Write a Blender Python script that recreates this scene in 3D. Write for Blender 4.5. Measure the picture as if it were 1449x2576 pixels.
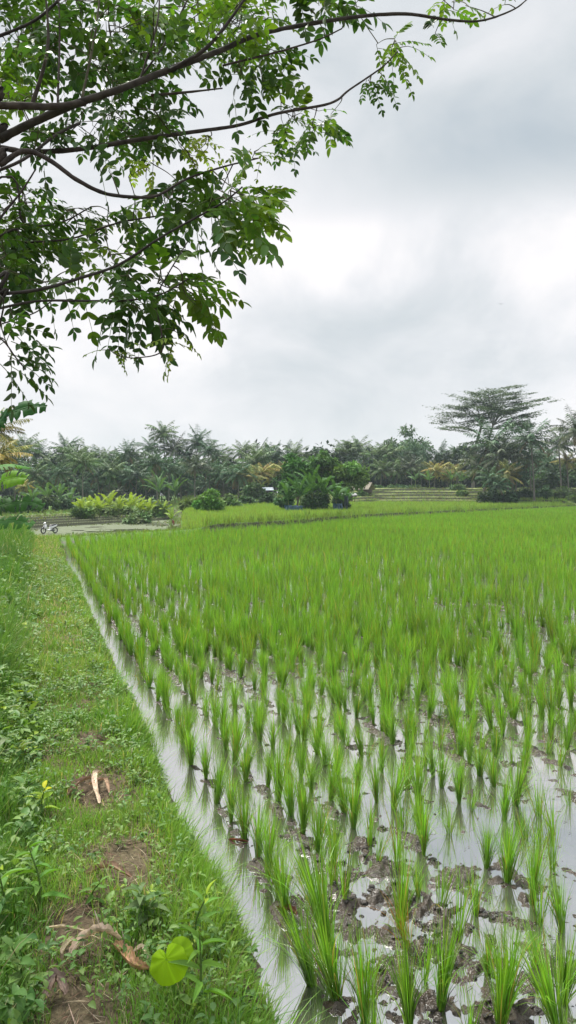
import bpy, math, random
import numpy as np
from mathutils import Vector
for o in list(bpy.data.objects): bpy.data.objects.remove(o)
SC = bpy.context.scene
COL = SC.collection
rng = np.random.default_rng(7)
random.seed(7)
R = math.radians
# ------------------------------------------------------------------ camera
H, HY, FP = 1.9, 492.0, 773.0
cam_d = bpy.data.cameras.new("camera"); cam = bpy.data.objects.new("camera", cam_d); COL.objects.link(cam)
cam.location = (0, 0, H); cam.rotation_euler = (R(90), 0, 0)
cam_d.sensor_fit = 'VERTICAL'; cam_d.sensor_height = 36; cam_d.lens = 36*FP/1024
cam_d.shift_y = -20/1024.0
cam_d.clip_end = 6000; cam_d.clip_start = 0.05
SC.camera = cam
SC.view_settings.view_transform = 'Standard'; SC.view_settings.look = 'None'
SC.view_settings.exposure = 1.38; SC.view_settings.gamma = 1
SC.cycles.use_denoising = True
SC.cycles.max_bounces = 7; SC.cycles.diffuse_bounces = 4; SC.cycles.transparent_max_bounces = 8
SC.cycles.volume_bounces = 1
SC.cycles.caustics_reflective = False; SC.cycles.caustics_refractive = False
# ------------------------------------------------------------------ world: overcast sky
SUN_EL, SUN_AZ = 58, -35      # azimuth measured from +Y towards +X
world = bpy.data.worlds.new("World"); SC.world = world; world.use_nodes = True
nt = world.node_tree; nt.nodes.clear()
def N(tree, t, **kw):
    n = tree.nodes.new(t)
    for k, v in kw.items(): setattr(n, k, v)
    return n
class NB:
    """small node helper"""
    def __init__(s, tree): s.t = tree
    def set(s, sock, v):
        if isinstance(v, bpy.types.NodeSocket): s.t.links.new(v, sock)
        else: sock.default_value = v
    def m(s, op, a, b=0.0, c=0.0, clamp=False):
        n = N(s.t, 'ShaderNodeMath', operation=op, use_clamp=clamp)
        s.set(n.inputs[0], a); s.set(n.inputs[1], b); s.set(n.inputs[2], c)
        return n.outputs[0]
    def ss(s, x, lo, hi, a=0.0, b=1.0):
        n = N(s.t, 'ShaderNodeMapRange', interpolation_type='SMOOTHSTEP')
        s.set(n.inputs[0], x); s.set(n.inputs[1], lo); s.set(n.inputs[2], hi); s.set(n.inputs[3], a); s.set(n.inputs[4], b)
        return n.outputs[0]
    def noise(s, vec, scale, detail=4, rough=.5, dist=0.0):
        n = N(s.t, 'ShaderNodeTexNoise'); 
        if vec is not None: s.t.links.new(vec, n.inputs['Vector'])
        n.inputs['Scale'].default_value = scale; n.inputs['Detail'].default_value = detail
        n.inputs['Roughness'].default_value = rough; n.inputs['Distortion'].default_value = dist
        return n.outputs[0]
    def mix(s, f, a, b, mode='MIX'):
        n = N(s.t, 'ShaderNodeMix', data_type='RGBA', blend_type=mode)
        s.set(n.inputs[0], f); s.set(n.inputs[6], a); s.set(n.inputs[7], b)
        return n.outputs[2]
w = NB(nt)
tc = N(nt, 'ShaderNodeTexCoord')
sep = N(nt, 'ShaderNodeSeparateXYZ'); nt.links.new(tc.outputs['Generated'], sep.inputs[0])
sx, sy, sz = sep.outputs
hor = w.m('SQRT', w.m('ADD', w.m('MULTIPLY', sx, sx), w.m('MULTIPLY', sy, sy)))
el = w.m('DIVIDE', sz, w.m('MAXIMUM', hor, 0.05))
az = w.m('ARCTAN2', sx, sy)
den = w.m('ADD', w.m('MAXIMUM', sz, 0.0), 0.62)
cmb = N(nt, 'ShaderNodeCombineXYZ'); w.set(cmb.inputs[0], w.m('DIVIDE', sx, den)); w.set(cmb.inputs[1], w.m('DIVIDE', sy, den)); cmb.inputs[2].default_value = 3.7
n1 = w.noise(cmb.outputs[0], 2.0, 5, .5, .3)
n2 = w.noise(cmb.outputs[0], 4.6, 7, .58, .5)
n3 = w.noise(cmb.outputs[0], 0.55, 3, .5)
eln = w.m('ADD', el, w.m('MULTIPLY', w.m('SUBTRACT', n1, .5), .10))
eln = w.m('ADD', eln, w.m('MULTIPLY', w.m('SUBTRACT', n2, .5), .07))
# dark belly of the large cloud on the right
band = w.m('MULTIPLY', w.ss(eln, .325, .43), w.ss(eln, .42, .60, 1, 0.3))
band = w.m('MULTIPLY', band, w.ss(az, -.16, .30))
low = w.m('MULTIPLY', w.ss(eln, .05, .16), w.ss(eln, .16, .27, 1, 0))
low = w.m('MULTIPLY', low, w.ss(az, -.25, .0))
bright = w.m('ADD', w.m('MULTIPLY', w.m('SUBTRACT', n2, .5), .55), w.m('MULTIPLY', w.m('SUBTRACT', n1, .5), .5))
val = w.m('ADD', .76, w.m('MULTIPLY', bright, 1.5))
puff = w.m('MULTIPLY', w.ss(w.noise(tc.outputs['Generated'], 4.2, 8, .55, .35), .46, .66), w.m('MULTIPLY', w.ss(el, .08, .18), w.ss(eln, .33, .38, 1, 0)))
val = w.m('ADD', val, w.m('MULTIPLY', puff, .32))
val = w.m('SUBTRACT', val, w.m('MULTIPLY', band, .50))
val = w.m('SUBTRACT', val, w.m('MULTIPLY', low, .16))
val = w.m('SUBTRACT', val, w.ss(el, .40, .62, 0, .12))
ramp = N(nt, 'ShaderNodeValToRGB'); w.set(ramp.inputs[0], val)
cr = ramp.color_ramp; cr.interpolation = 'LINEAR'
cr.elements[0].position = 0.0; cr.elements[0].color = (.40, .475, .535, 1)
cr.elements[1].position = 1.0; cr.elements[1].color = (.94, .915, .92, 1)
e = cr.elements.new(.45); e.color = (.62, .66, .69, 1)
e = cr.elements.new(.75); e.color = (.80, .805, .83, 1)
# a real overcast sky is brighter overhead
zen = w.ss(sz, .50, .95, 1.0, 2.7)
vm = N(nt, 'ShaderNodeVectorMath', operation='SCALE'); nt.links.new(ramp.outputs[0], vm.inputs[0]); w.set(vm.inputs[3], w.m('MULTIPLY', zen, .42))
sky = N(nt, 'ShaderNodeTexSky', sky_type='NISHITA', sun_disc=False); sky.sun_elevation = R(SUN_EL); sky.sun_rotation = R(SUN_AZ)
bg1 = N(nt, 'ShaderNodeBackground'); nt.links.new(sky.outputs[0], bg1.inputs[0]); bg1.inputs[1].default_value = 0.1
bg2 = N(nt, 'ShaderNodeBackground'); nt.links.new(vm.outputs[0], bg2.inputs[0]); bg2.inputs[1].default_value = 1.0
mx = N(nt, 'ShaderNodeMixShader'); mx.inputs[0].default_value = .985
nt.links.new(bg1.outputs[0], mx.inputs[1]); nt.links.new(bg2.outputs[0], mx.inputs[2])
wo = N(nt, 'ShaderNodeOutputWorld'); nt.links.new(mx.outputs[0], wo.inputs[0])
world.cycles.sampling_method = 'MANUAL'; world.cycles.sample_map_resolution = 512
sd = bpy.data.lights.new("sun", 'SUN'); sun = bpy.data.objects.new("sun", sd); COL.objects.link(sun)
sd.energy = 2.2; sd.angle = R(10); sd.color = (1, .96, .88)
sv = Vector((math.sin(R(SUN_AZ))*math.cos(R(SUN_EL)), math.cos(R(SUN_AZ))*math.cos(R(SUN_EL)), math.sin(R(SUN_EL))))
sun.rotation_euler = sv.to_track_quat('Z', 'Y').to_euler()

# ------------------------------------------------------------------ helpers
def P(xd, yd, Y):
    """a point at depth Y seen at (xd, yd) of the 1449 px wide view of the photo"""
    k = 576/1449.0
    return np.array(((xd*k-288)/FP*Y, Y, H+(HY-yd*k)/FP*Y))
def tag(o, label=None, cat=None, group=None, kind=None):
    if label: o['label'] = label
    if cat: o['category'] = cat
    if group: o['group'] = group
    if kind: o['kind'] = kind
    return o
def empty(name, loc=(0, 0, 0), rz=0):
    o = bpy.data.objects.new(name, None); COL.objects.link(o); o.location = loc; o.rotation_euler = (0, 0, rz)
    o.empty_display_size = .1
    return o
class Acc:
    """collects quads with a colour per vertex; one Acc becomes one mesh object"""
    def __init__(s): s.V, s.F, s.C, s.n = [], [], [], 0
    def add(s, V, F, C):
        V = np.asarray(V, float).reshape(-1, 3); C = np.asarray(C, float)
        if C.ndim == 1: C = np.repeat(C[None], len(V), 0)
        s.V.append(V); s.F.append(np.asarray(F).reshape(-1, 4)+s.n); s.C.append(C[:, :3]); s.n += len(V)
    def mesh(s, name, mat, smooth=False):
        V = np.concatenate(s.V); F = np.concatenate(s.F); C = np.concatenate(s.C)
        me = bpy.data.meshes.new(name)
        me.vertices.add(len(V)); me.vertices.foreach_set('co', V.astype('f').ravel())
        me.loops.add(F.size); me.loops.foreach_set('vertex_index', F.astype('i').ravel())
        me.polygons.add(len(F)); me.polygons.foreach_set('loop_start', np.arange(0, F.size, 4, dtype='i'))
        me.update(calc_edges=True)
        ca = me.color_attributes.new('tint', 'FLOAT_COLOR', 'POINT')
        ca.data.foreach_set('color', np.concatenate([C, np.ones((len(C), 1))], 1).astype('f').ravel())
        if smooth: me.polygons.foreach_set('use_smooth', np.ones(len(F), bool))
        me.materials.append(mat); me.validate(); return me
    def obj(s, name, mat, parent=None, smooth=False, loc=None):
        o = bpy.data.objects.new(name, s.mesh(name, mat, smooth)); COL.objects.link(o)
        if parent is not None: o.parent = parent
        if loc is not None: o.location = loc
        return o
def gridfaces(n, m):
    a = np.arange(n*m).reshape(n, m)
    return np.stack([a[:-1, :-1], a[:-1, 1:], a[1:, 1:], a[1:, :-1]], -1).reshape(-1, 4)
def rep(F, N_, nv): return (F[None]+(np.arange(N_)*nv)[:, None, None]).reshape(-1, 4)
def jit(c, n, a=.15, b=.06):
    """n colours round c: brightness jitter a, hue jitter b"""
    c = np.asarray(c, float)
    return np.clip(c[None]*(1+rng.normal(0, a, (n, 1)))*(1+rng.normal(0, b, (n, 3))), .002, .95)
def blades(acc, base, az, L, lean, bend, wd, n, col, power=1.4, tipw=.08):
    """curved tapering strips: grass, rice, sedge"""
    base = np.asarray(base, float); K = len(base); u = np.linspace(0, 1, n+1)
    th = lean[:, None]+bend[:, None]*u[None]**power
    st = L[:, None]/n
    r = np.concatenate([np.zeros((K, 1)), np.cumsum(np.sin(th[:, :-1])*st, 1)], 1)
    z = np.concatenate([np.zeros((K, 1)), np.cumsum(np.cos(th[:, :-1])*st, 1)], 1)
    ca, sa = np.cos(az)[:, None], np.sin(az)[:, None]
    pos = np.stack([base[:, 0:1]+r*ca, base[:, 1:2]+r*sa, base[:, 2:3]+z], -1)
    tw = rng.uniform(-.9, .9, K)[:, None]
    side = np.stack([-np.sin(az[:, None]+tw)*np.ones_like(r), np.cos(az[:, None]+tw)*np.ones_like(r), np.zeros_like(r)], -1)
    prof = np.clip(np.minimum(.55+1.6*u, 1.0)*(1-u**2.2), tipw, 1)
    hw = (wd[:, None]*prof[None]*.5)[..., None]
    V = np.stack([pos-side*hw, pos+side*hw], 2)           # K, n+1, 2, 3
    F = rep(gridfaces(n+1, 2), K, (n+1)*2)
    C = np.repeat(col, (n+1)*2, 0)
    acc.add(V.reshape(-1, 3), F, C)
def leaf_template(n=5, fold=.18, droop=.15, prof=None):
    u = np.linspace(0, 1, n)
    p = (np.sin(np.pi*u**.85)**.8) if prof is None else prof(u)
    p = np.clip(p, .03, 1)
    V = np.zeros((n, 3, 3))
    for j, sgn in enumerate((-1, 0, 1)):
        V[:, j, 0] = u; V[:, j, 1] = .5*p*sgn; V[:, j, 2] = abs(sgn)*fold*.5*p-droop*u**2
    return V.reshape(-1, 3), gridfaces(n, 3)
def unit(v): return v/np.maximum(np.linalg.norm(v, axis=-1, keepdims=True), 1e-9)
def leaves(acc, pos, d, up, L, W, col, tpl):
    d = unit(d); s = unit(np.cross(up, d)); nn = np.cross(d, s)
    TV, TF = tpl; K = len(pos)
    V = pos[:, None]+TV[None, :, 0:1]*(d*L[:, None])[:, None]+TV[None, :, 1:2]*(s*W[:, None])[:, None]+TV[None, :, 2:3]*(nn*L[:, None])[:, None]
    acc.add(V.reshape(-1, 3), rep(TF, K, len(TV)), np.repeat(col, len(TV), 0))
def tube(acc, pts, rad, col, sides=6, bump=0.0):
    pts = np.asarray(pts, float); rad = np.asarray(rad, float)*np.ones(len(pts))
    t = unit(np.gradient(pts, axis=0)); ref = np.array([0, 0, 1.0]) if abs(t[0, 2]) < .8 else np.array([1.0, 0, 0])
    a = unit(np.cross(t, ref)); b = np.cross(t, a)
    ph = np.linspace(0, 2*np.pi, sides, endpoint=False)
    rr = rad[:, None]*(1+bump*rng.normal(0, 1, (len(pts), sides)))
    V = pts[:, None]+a[:, None]*(np.cos(ph)[None]*rr)[..., None]+b[:, None]*(np.sin(ph)[None]*rr)[..., None]
    idx = np.arange(len(pts)*sides).reshape(len(pts), sides); nx = np.roll(idx, -1, 1)
    F = np.stack([idx[:-1], nx[:-1], nx[1:], idx[1:]], -1).reshape(-1, 4)
    acc.add(V.reshape(-1, 3), F, col)
def smooth_path(pts, n=8):
    pts = np.asarray(pts, float); out = []
    Q = np.concatenate([[2*pts[0]-pts[1]], pts, [2*pts[-1]-pts[-2]]])
    for i in range(1, len(Q)-2):
        for u in np.linspace(0, 1, n, endpoint=False):
            a, b, c, d = Q[i-1:i+3]
            out.append(.5*((2*b)+(c-a)*u+(2*a-5*b+4*c-d)*u*u+(3*b-a-3*c+d)*u**3))
    out.append(pts[-1]); return np.array(out)
def box(acc, c, s, col, rz=0, taper=1.0):
    c = np.asarray(c, float); x, y, z = np.asarray(s)/2.0
    V = np.array([[-x, -y, -z], [x, -y, -z], [x, y, -z], [-x, y, -z], [-x*taper, -y*taper, z], [x*taper, -y*taper, z], [x*taper, y*taper, z], [-x*taper, y*taper, z]])
    cz, sn = math.cos(rz), math.sin(rz); V = V@np.array([[cz, sn, 0], [-sn, cz, 0], [0, 0, 1]])
    acc.add(V+c, [[0, 3, 2, 1], [4, 5, 6, 7], [0, 1, 5, 4], [1, 2, 6, 5], [2, 3, 7, 6], [3, 0, 4, 7]], col)
# smooth value noise on a lattice
_lat = rng.random((256, 256))
def vnoise(x, y, f=1.0):
    x = np.asarray(x)*f+1000.3; y = np.asarray(y)*f+1000.7
    xi = np.floor(x).astype(int); yi = np.floor(y).astype(int); fx = x-xi; fy = y-yi
    fx = fx*fx*(3-2*fx); fy = fy*fy*(3-2*fy)
    g = lambda i, j: _lat[i % 256, j % 256]
    return (g(xi, yi)*(1-fx)+g(xi+1, yi)*fx)*(1-fy)+(g(xi, yi+1)*(1-fx)+g(xi+1, yi+1)*fx)*fy
def fbm(x, y, f, o=4, g=.5):
    s = 0; a = 1; t = 0
    for i in range(o):
        s = s+a*vnoise(x+i*17.1, y-i*9.3, f*2**i); t += a; a *= g
    return s/t
def sst(x, a, b):
    t = np.clip((np.asarray(x)-a)/(b-a), 0, 1); return t*t*(3-2*t)

# ------------------------------------------------------------------ materials
def leaf_mat(name, trans=.35, rough=.45, spec=.35, boost=(1.15, 1.1, .55), nscale=0, namp=.25):
    m = bpy.data.materials.new(name); m.use_nodes = True; t = m.node_tree; t.nodes.clear(); b = NB(t)
    at = N(t, 'ShaderNodeAttribute', attribute_name='tint'); col = at.outputs[0]
    if nscale:
        g = N(t, 'ShaderNodeNewGeometry')
        f = b.ss(b.noise(g.outputs['Position'], nscale, 3), .3, .7, 1-namp, 1+namp)
        v = N(t, 'ShaderNodeVectorMath', operation='SCALE'); t.links.new(col, v.inputs[0]); b.set(v.inputs[3], f); col = v.outputs[0]
    p = N(t, 'ShaderNodeBsdfPrincipled'); t.links.new(col, p.inputs['Base Color']); p.inputs['Roughness'].default_value = rough
    p.inputs['Specular IOR Level'].default_value = spec
    o = N(t, 'ShaderNodeOutputMaterial')
    if trans > 0:
        tr = N(t, 'ShaderNodeBsdfTranslucent')
        v = N(t, 'ShaderNodeVectorMath', operation='MULTIPLY'); t.links.new(col, v.inputs[0]); v.inputs[1].default_value = boost
        t.links.new(v.outputs[0], tr.inputs[0]); x = N(t, 'ShaderNodeMixShader'); x.inputs[0].default_value = trans
        t.links.new(p.outputs[0], x.inputs[1]); t.links.new(tr.outputs[0], x.inputs[2]); t.links.new(x.outputs[0], o.inputs[0])
    else: t.links.new(p.outputs[0], o.inputs[0])
    return m
M_RICE = leaf_mat('rice_leaf', .48, .42, .4)
M_GRASS = leaf_mat('grass_blade', .35, .5, .3)
M_LEAF = leaf_mat('tree_leaf', .36, .42, .35, (1.5, 1.45, .5))
M_FAR = leaf_mat('far_foliage', .22, .6, .15, (1.1, 1.1, .6))
M_PALM = leaf_mat('palm_frond', .18, .5, .22, (1.1, 1.1, .6))
M_BANANA = leaf_mat('banana_leaf', .3, .6, .1, (1.3, 1.3, .4), 9, .12)
M_WOOD = leaf_mat('bark', 0, .85, .2, nscale=30, namp=.35)
M_DRY = leaf_mat('dry_plant', .12, .8, .15, (1, .9, .7), 60, .3)
M_PAINT = leaf_mat('paint', 0, .3, .5)
def rough_mat(name, rough, bump, scale, spec=.4, wet=False):
    m = bpy.data.materials.new(name); m.use_nodes = True; t = m.node_tree; t.nodes.clear(); b = NB(t)
    at = N(t, 'ShaderNodeAttribute', attribute_name='tint'); g = N(t, 'ShaderNodeNewGeometry'); pos = g.outputs['Position']
    f = b.ss(b.noise(pos, scale, 6, .62), .25, .75, .55, 1.45)
    v = N(t, 'ShaderNodeVectorMath', operation='SCALE'); t.links.new(at.outputs[0], v.inputs[0]); b.set(v.inputs[3], f)
    p = N(t, 'ShaderNodeBsdfPrincipled'); t.links.new(v.outputs[0], p.inputs['Base Color']); p.inputs['Specular IOR Level'].default_value = spec
    if wet: p.inputs['IOR'].default_value = 1.5
    if wet:
        wa = N(t, 'ShaderNodeAttribute', attribute_name='wetness'); wf = wa.outputs['Fac']
        b.set(p.inputs['Roughness'], b.m('ADD', b.m('MULTIPLY', wf, b.ss(b.noise(pos, 14, 3), .35, .65, rough*.6-.9, rough*1.6-.9)), .9))
        b.set(p.inputs['Specular IOR Level'], b.m('ADD', .12, b.m('MULTIPLY', wf, spec)))
    else: p.inputs['Roughness'].default_value = rough
    bn = N(t, 'ShaderNodeBump'); bn.inputs['Strength'].default_value = bump; bn.inputs['Distance'].default_value = .02
    b.set(bn.inputs['Height'], b.noise(pos, scale*1.7, 6, .65)); t.links.new(bn.outputs[0], p.inputs['Normal'])
    o = N(t, 'ShaderNodeOutputMaterial'); t.links.new(p.outputs[0], o.inputs[0]); return m
M_GROUND = rough_mat('wet_mud_and_soil', .22, .7, 34, .5, True)
M_THATCH = rough_mat('weathered_roofing', .9, .5, 4)
def water_mat():
    m = bpy.data.materials.new('silty_water'); m.use_nodes = True; t = m.node_tree; t.nodes.clear(); b = NB(t)
    g = N(t, 'ShaderNodeNewGeometry'); pos = g.outputs['Position']
    p = N(t, 'ShaderNodeBsdfPrincipled')
    c = b.mix(b.ss(b.noise(pos, 2.3, 4), .35, .65), (.07, .062, .054, 1), (.12, .11, .10, 1)); t.links.new(c, p.inputs['Base Color'])
    p.inputs['Roughness'].default_value = .02; p.inputs['IOR'].default_value = 9.0
    bn = N(t, 'ShaderNodeBump'); bn.inputs['Strength'].default_value = .05; bn.inputs['Distance'].default_value = .02
    b.set(bn.inputs['Height'], b.noise(pos, 9, 2)); t.links.new(bn.outputs[0], p.inputs['Normal'])
    o = N(t, 'ShaderNodeOutputMaterial'); t.links.new(p.outputs[0], o.inputs[0]); return m
M_WATER = water_mat()

# ------------------------------------------------------------------ terrain
# s runs along the planted rows (away, to the left), t across them (to the right)
UX, UY = -.309, .951
def st(X, Y): return UX*X+UY*Y, UY*X-UX*Y
def xy(s, t): return UX*s+UY*t, UY*s-UX*t
FAR = np.array([(-30, 16), (-13.5, 31.5), (-7.7, 40.5), (-.6, 50), (5.8, 64), (42, 113), (120, 215)], float)*.81
def farY(X): return np.interp(X, FAR[:, 0], FAR[:, 1])
def height(X, Y):
    s, t = st(X, Y)
    edge = .77+.34*(fbm(s, t*0, 1.0, 4)-.5)+.14*(fbm(s, s*0, 5, 2)-.5)
    # mud under the paddy: mostly flooded, some of it standing out of the water
    wet = fbm(X, Y, .55, 3)
    nearmud = np.exp(-((t-1.62)/.55)**2-((s-3.0)/1.0)**2)
    rightmud = np.exp(-((t-3.4)/1.2)**2-((s-6.2)/2.2)**2)
    m = -.021+.036*(wet-.5)+.026*nearmud+.012*rightmud
    rg = fbm(X, Y, 7, 4, .62)
    m = m+(.050+.03*nearmud)*(rg-.5)+(.060+.05*nearmud)*(fbm(X, Y, 17, 3, .7)-.5)
    # a little mud heaped along the rows
    k = (t-1.06)/.30; rowd = np.abs(k-np.round(k))*.30
    m = m+.018*np.exp(-(rowd/.07)**2)*(t > 1.0)
    m = m-.035*(1-sst(t, .93, 1.05))*sst(t, .74, .84)
    fade = sst(Y, 12, 25); m = m*(1-fade)+(-.03)*fade
    bank = .26+.05*(fbm(X, Y, 2.2, 4)-.5)+.035*(fbm(X, Y, 11, 3)-.5)
    wb = 1-sst(t, edge-.22, edge+.05)
    bank = bank+.26*sst(-t, .12, .40)*sst(s, 4, 7)*(.5+fbm(s, t, .9, 3)); left = 1-sst(-t, 1.1, 2.0)
    z = m*(1-wb)+wb*(bank*left-.02*(1-left))
    # beyond the far edge of the field
    dF = (Y-farY(X))*.6
    a = X/np.maximum(Y, 1)
    beyond = sst(dF, -.35, .05)
    q = Y-2.4*(X+24)+8
    zl = -1.115+.05*(fbm(X, Y, .5, 4)-.5)+.15*(sst(q, 64.8, 65.5)+sst(q, 70, 70.6)+sst(q, 74, 74.6)+sst(q, 78, 78.6)+sst(q, 86, 87))+.5*sst(Y, 92, 130)
    bd = lambda c, h_: h_*np.exp(-((q-c)/.55)**2)
    zl = zl+bd(65.6, .16)+bd(70.7, .12)+bd(74.7, .12)+bd(78.8, .12)
    q2 = Y+.18*X
    zr = .0+.45*sst(Y, 80, 98)
    for c, hh in ((101, .32), (106, .35), (111.5, .38), (117.5, .42), (124, .42)): zr = zr+hh*sst(q2, c, c+.7)+.15*np.exp(-((q2-c-.9)/.6)**2)
    zm = .0+1.2*sst(Y, 85, 125)
    wr = sst(a, .02, .10)
    zc = zm*(1-wr)+zr*wr
    wl = 1-sst(a, -.155, -.125)
    zb = zc*(1-wl)+wl*zl
    rimh = (.05+.22*sst(X, -4.6, -3.2))*np.exp(-((dF-.35)/.38)**2)
    z = z*(1-beyond)+beyond*(zb*sst(dF, .6, 3.0)+.12*(1-sst(dF, .6, 3.0)))+rimh
    return z
def zone_col(X, Y, Z):
    s, t = st(X, Y); dF = (Y-farY(X))*.6; a = X/np.maximum(Y, 1)
    mud = np.array([.046, .031, .019]); soil = np.array([.105, .074, .052]); grass = np.array([.085, .15, .035]); pale = np.array([.14, .16, .10])
    n = fbm(X, Y, 3, 3)[..., None]
    C = np.ones(X.shape+(3,))*mud*(.75+.5*n)
    b = (t < .85)[..., None]; C = np.where(b, soil*(.7+.6*n)+np.array([.0, .018, 0])*n, C)
    by = (dF > -.2)[..., None]
    C = np.where(by, grass*(.7+.6*n), C)
    q = Y-2.4*(X+24)+8
    lf = ((a < -.13) & (q < 64.8) & (dF > 2))[..., None]; C = np.where(lf, pale*(.8+.4*n), C)
    ter = ((a < -.13) & (q >= 64.8) & (q < 88) & (dF > 2))[..., None]
    C = np.where(ter, np.array([.15, .17, .085])*(.7+.6*n), C)
    tr = ((a > .04) & (Y > 96) & (Y < 130))[..., None]
    C = np.where(tr, np.array([.27, .31, .12])*(.6+.8*n), C)
    return C
rad = np.concatenate([np.geomspace(.5, 30, 780), np.geomspace(30.2, 140, 420)[0:], [160, 190, 240, 300, 380]])
ang = np.concatenate([np.linspace(-180, -60, 16)[:-1], np.linspace(-60, -24, 30)[:-1], np.linspace(-24, 24, 560), np.linspace(24, 60, 30)[1:], np.linspace(60, 180, 16)[1:]])*math.pi/180
RR, AA = np.meshgrid(rad, ang, indexing='ij')
GX, GY = RR*np.sin(AA), RR*np.cos(AA)
GZ = height(GX, GY)
GZ = np.where(GY < 0, np.minimum(GZ, .3), GZ)
GC = zone_col(GX, GY, GZ)
# steep terrace and bund faces: dark earth, with shade painted into the colour
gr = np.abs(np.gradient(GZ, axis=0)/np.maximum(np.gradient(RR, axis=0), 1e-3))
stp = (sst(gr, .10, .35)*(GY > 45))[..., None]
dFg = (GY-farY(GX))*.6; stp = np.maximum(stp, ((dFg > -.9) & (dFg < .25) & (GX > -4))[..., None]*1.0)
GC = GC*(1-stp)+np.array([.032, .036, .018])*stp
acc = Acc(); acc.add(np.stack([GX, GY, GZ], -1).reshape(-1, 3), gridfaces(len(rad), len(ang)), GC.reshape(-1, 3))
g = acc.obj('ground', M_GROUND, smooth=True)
s_, t_ = st(GX, GY); WT = sst(t_, .72, .92)*(1-sst((GY-farY(GX))*.6, -.4, .1))
wa_ = g.data.attributes.new('wetness', 'FLOAT', 'POINT'); wa_.data.foreach_set('value', WT.astype('f').ravel()); tag(g, kind='structure')
# water of the planted paddy, following its outline
acc = Acc()
rows = []
for s_ in np.concatenate([np.linspace(-6, 34, 60)]):
    X0, Y0 = xy(s_, .62)
    # march right until the far edge is met
    rows.append(None)
pl = [xy(-8, .62)]; 
ys = np.linspace(-5, 200, 200)
A_ = []
for Yv in ys:
    # left limit: bank edge; or far bund
    s0 = None
    xl = (.62-(-UX)*Yv)/UY   # t = UY*X - UX*Y = .62
    if Yv > 25.5: xl = max(xl, np.interp(Yv, FAR[1:, 1], FAR[1:, 0]))
    xr = max(60.0, xl+1)
    A_.append(((xl, Yv, 0.0), (xr if Yv < 92 else xl+60, Yv, 0.0)))
acc.add(np.array(A_).reshape(-1, 3), gridfaces(len(A_), 2), [.2, .2, .2])
o = acc.obj('paddy_water', M_WATER); tag(o, kind='structure')
acc = Acc()
A_ = [((-46, 30+i*2.0, -1.122), (-.14*(30+i*2.0), 30+i*2.0, -1.122)) for i in range(34)]
acc.add(np.array(A_).reshape(-1, 3), gridfaces(len(A_), 2), [.2, .2, .2])
o = acc.obj('flooded_field_water', M_WATER); tag(o, kind='structure')

# ------------------------------------------------------------------ rice
RICE = np.array([.195, .405, .040])
def hill(acc, K, Lm, spread, n, wd, seg_col=RICE, dead=0, lean0=(0, 0), cen=(0, 0, 0)):
    a = rng.uniform(0, 2*np.pi, K); r0 = rng.uniform(0, .022, K)*spread/.3
    base = np.stack([r0*np.cos(a)+cen[0], r0*np.sin(a)+cen[1], np.full(K, -.04)+cen[2]], -1)
    az = a+rng.normal(0, .5, K)
    L = Lm*np.clip(rng.normal(1, .17, K), .5, 1.25)+.04
    lean = np.abs(rng.normal(0, spread*.5, K))*(.7+.6*np.cos(a-rng.uniform(0, 6.28))**2)
    bend = np.abs(rng.normal(.15, .32, K))+(rng.random(K) < .2)*rng.uniform(.5, 1.9, K)
    col = jit(seg_col, K, .3, .09)
    y = rng.random(K) < .06; col[y] = jit([.36, .30, .07], y.sum(), .15, .08) if y.any() else col[y]
    if dead: 
        y = rng.random(K) < dead; col[y] = jit([.42, .20, .04], y.sum(), .15, .08)
    blades(acc, base, az, L, lean, bend, np.full(K, wd*.70)*rng.uniform(.6, 1.2, K), n, col)
def hill_mesh(i, K, Lm, spread, dead=0):
    a = Acc(); hill(a, K, Lm, spread, 6, .0072, dead=dead, seg_col=RICE*rng.uniform(.88, 1.1))
    return a.mesh('rice_plant', M_RICE)
full = [hill_mesh(i, int(rng.integers(90, 150)), rng.uniform(.31, .38), rng.uniform(.15, .26)) for i in range(16)]
sparse = [hill_mesh(i, int(rng.integers(30, 55)), rng.uniform(.24, .32), rng.uniform(.22, .36)) for i in range(5)]
deadm = hill_mesh(0, 55, .34, .3, dead=.28)
# positions read off the photo for the nearest clumps (576x1024 px), rest on the planting grid
near_px = [(441,1011,1),(562,1003,1),(509,1005,1),(336,997,2),(425,981,0),(487,974,1),(535,969,0),(407,950,3),(459,944,0),(562,932,1),(441,906,0),
 (532,904,1),(280,898,1),(418,896,0),(507,882,1),(517,879,0),(268,878,1),(397,872,0),(553,872,0),(487,868,1),(334,865,1),(378,864,0),(258,856,1),
 (318,851,1),(245,840,1),(303,833,1),(449,833,0),(553,832,0),(353,828,1),(231,822,1),(539,816,0),(471,810,0),(515,805,1),(569,805,0),(459,803,1),
 (217,803,1),(441,787,1),(206,779,1),(191,765,1),(341,1012,1),(365,1022,1),(312,985,2),(322,975,2),(328,955,2),(371,1000,0),(440,975,1),(370,845,0),(345,812,1),(330,800,1),
 (291,815,1),(278,800,1),(268,786,1),(500,1030,1),(560,1035,2),(410,1035,1),(470,1042,0),(345,905,0),(400,930,1),(540,925,0),(475,915,0),(330,838,0)]
hand = []
for x, y, k in near_px:
    Yv = H*FP/(y-HY); Xv = (x-288)/FP*Yv
    if not any(math.hypot(Xv-h[0], Yv-h[1]) < .09 for h in hand): hand.append((Xv, Yv, k))
pts = [(X, Y, k) for X, Y, k in hand]
HX = np.array([(h[0], h[1]) for h in hand])
grid = []
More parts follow.
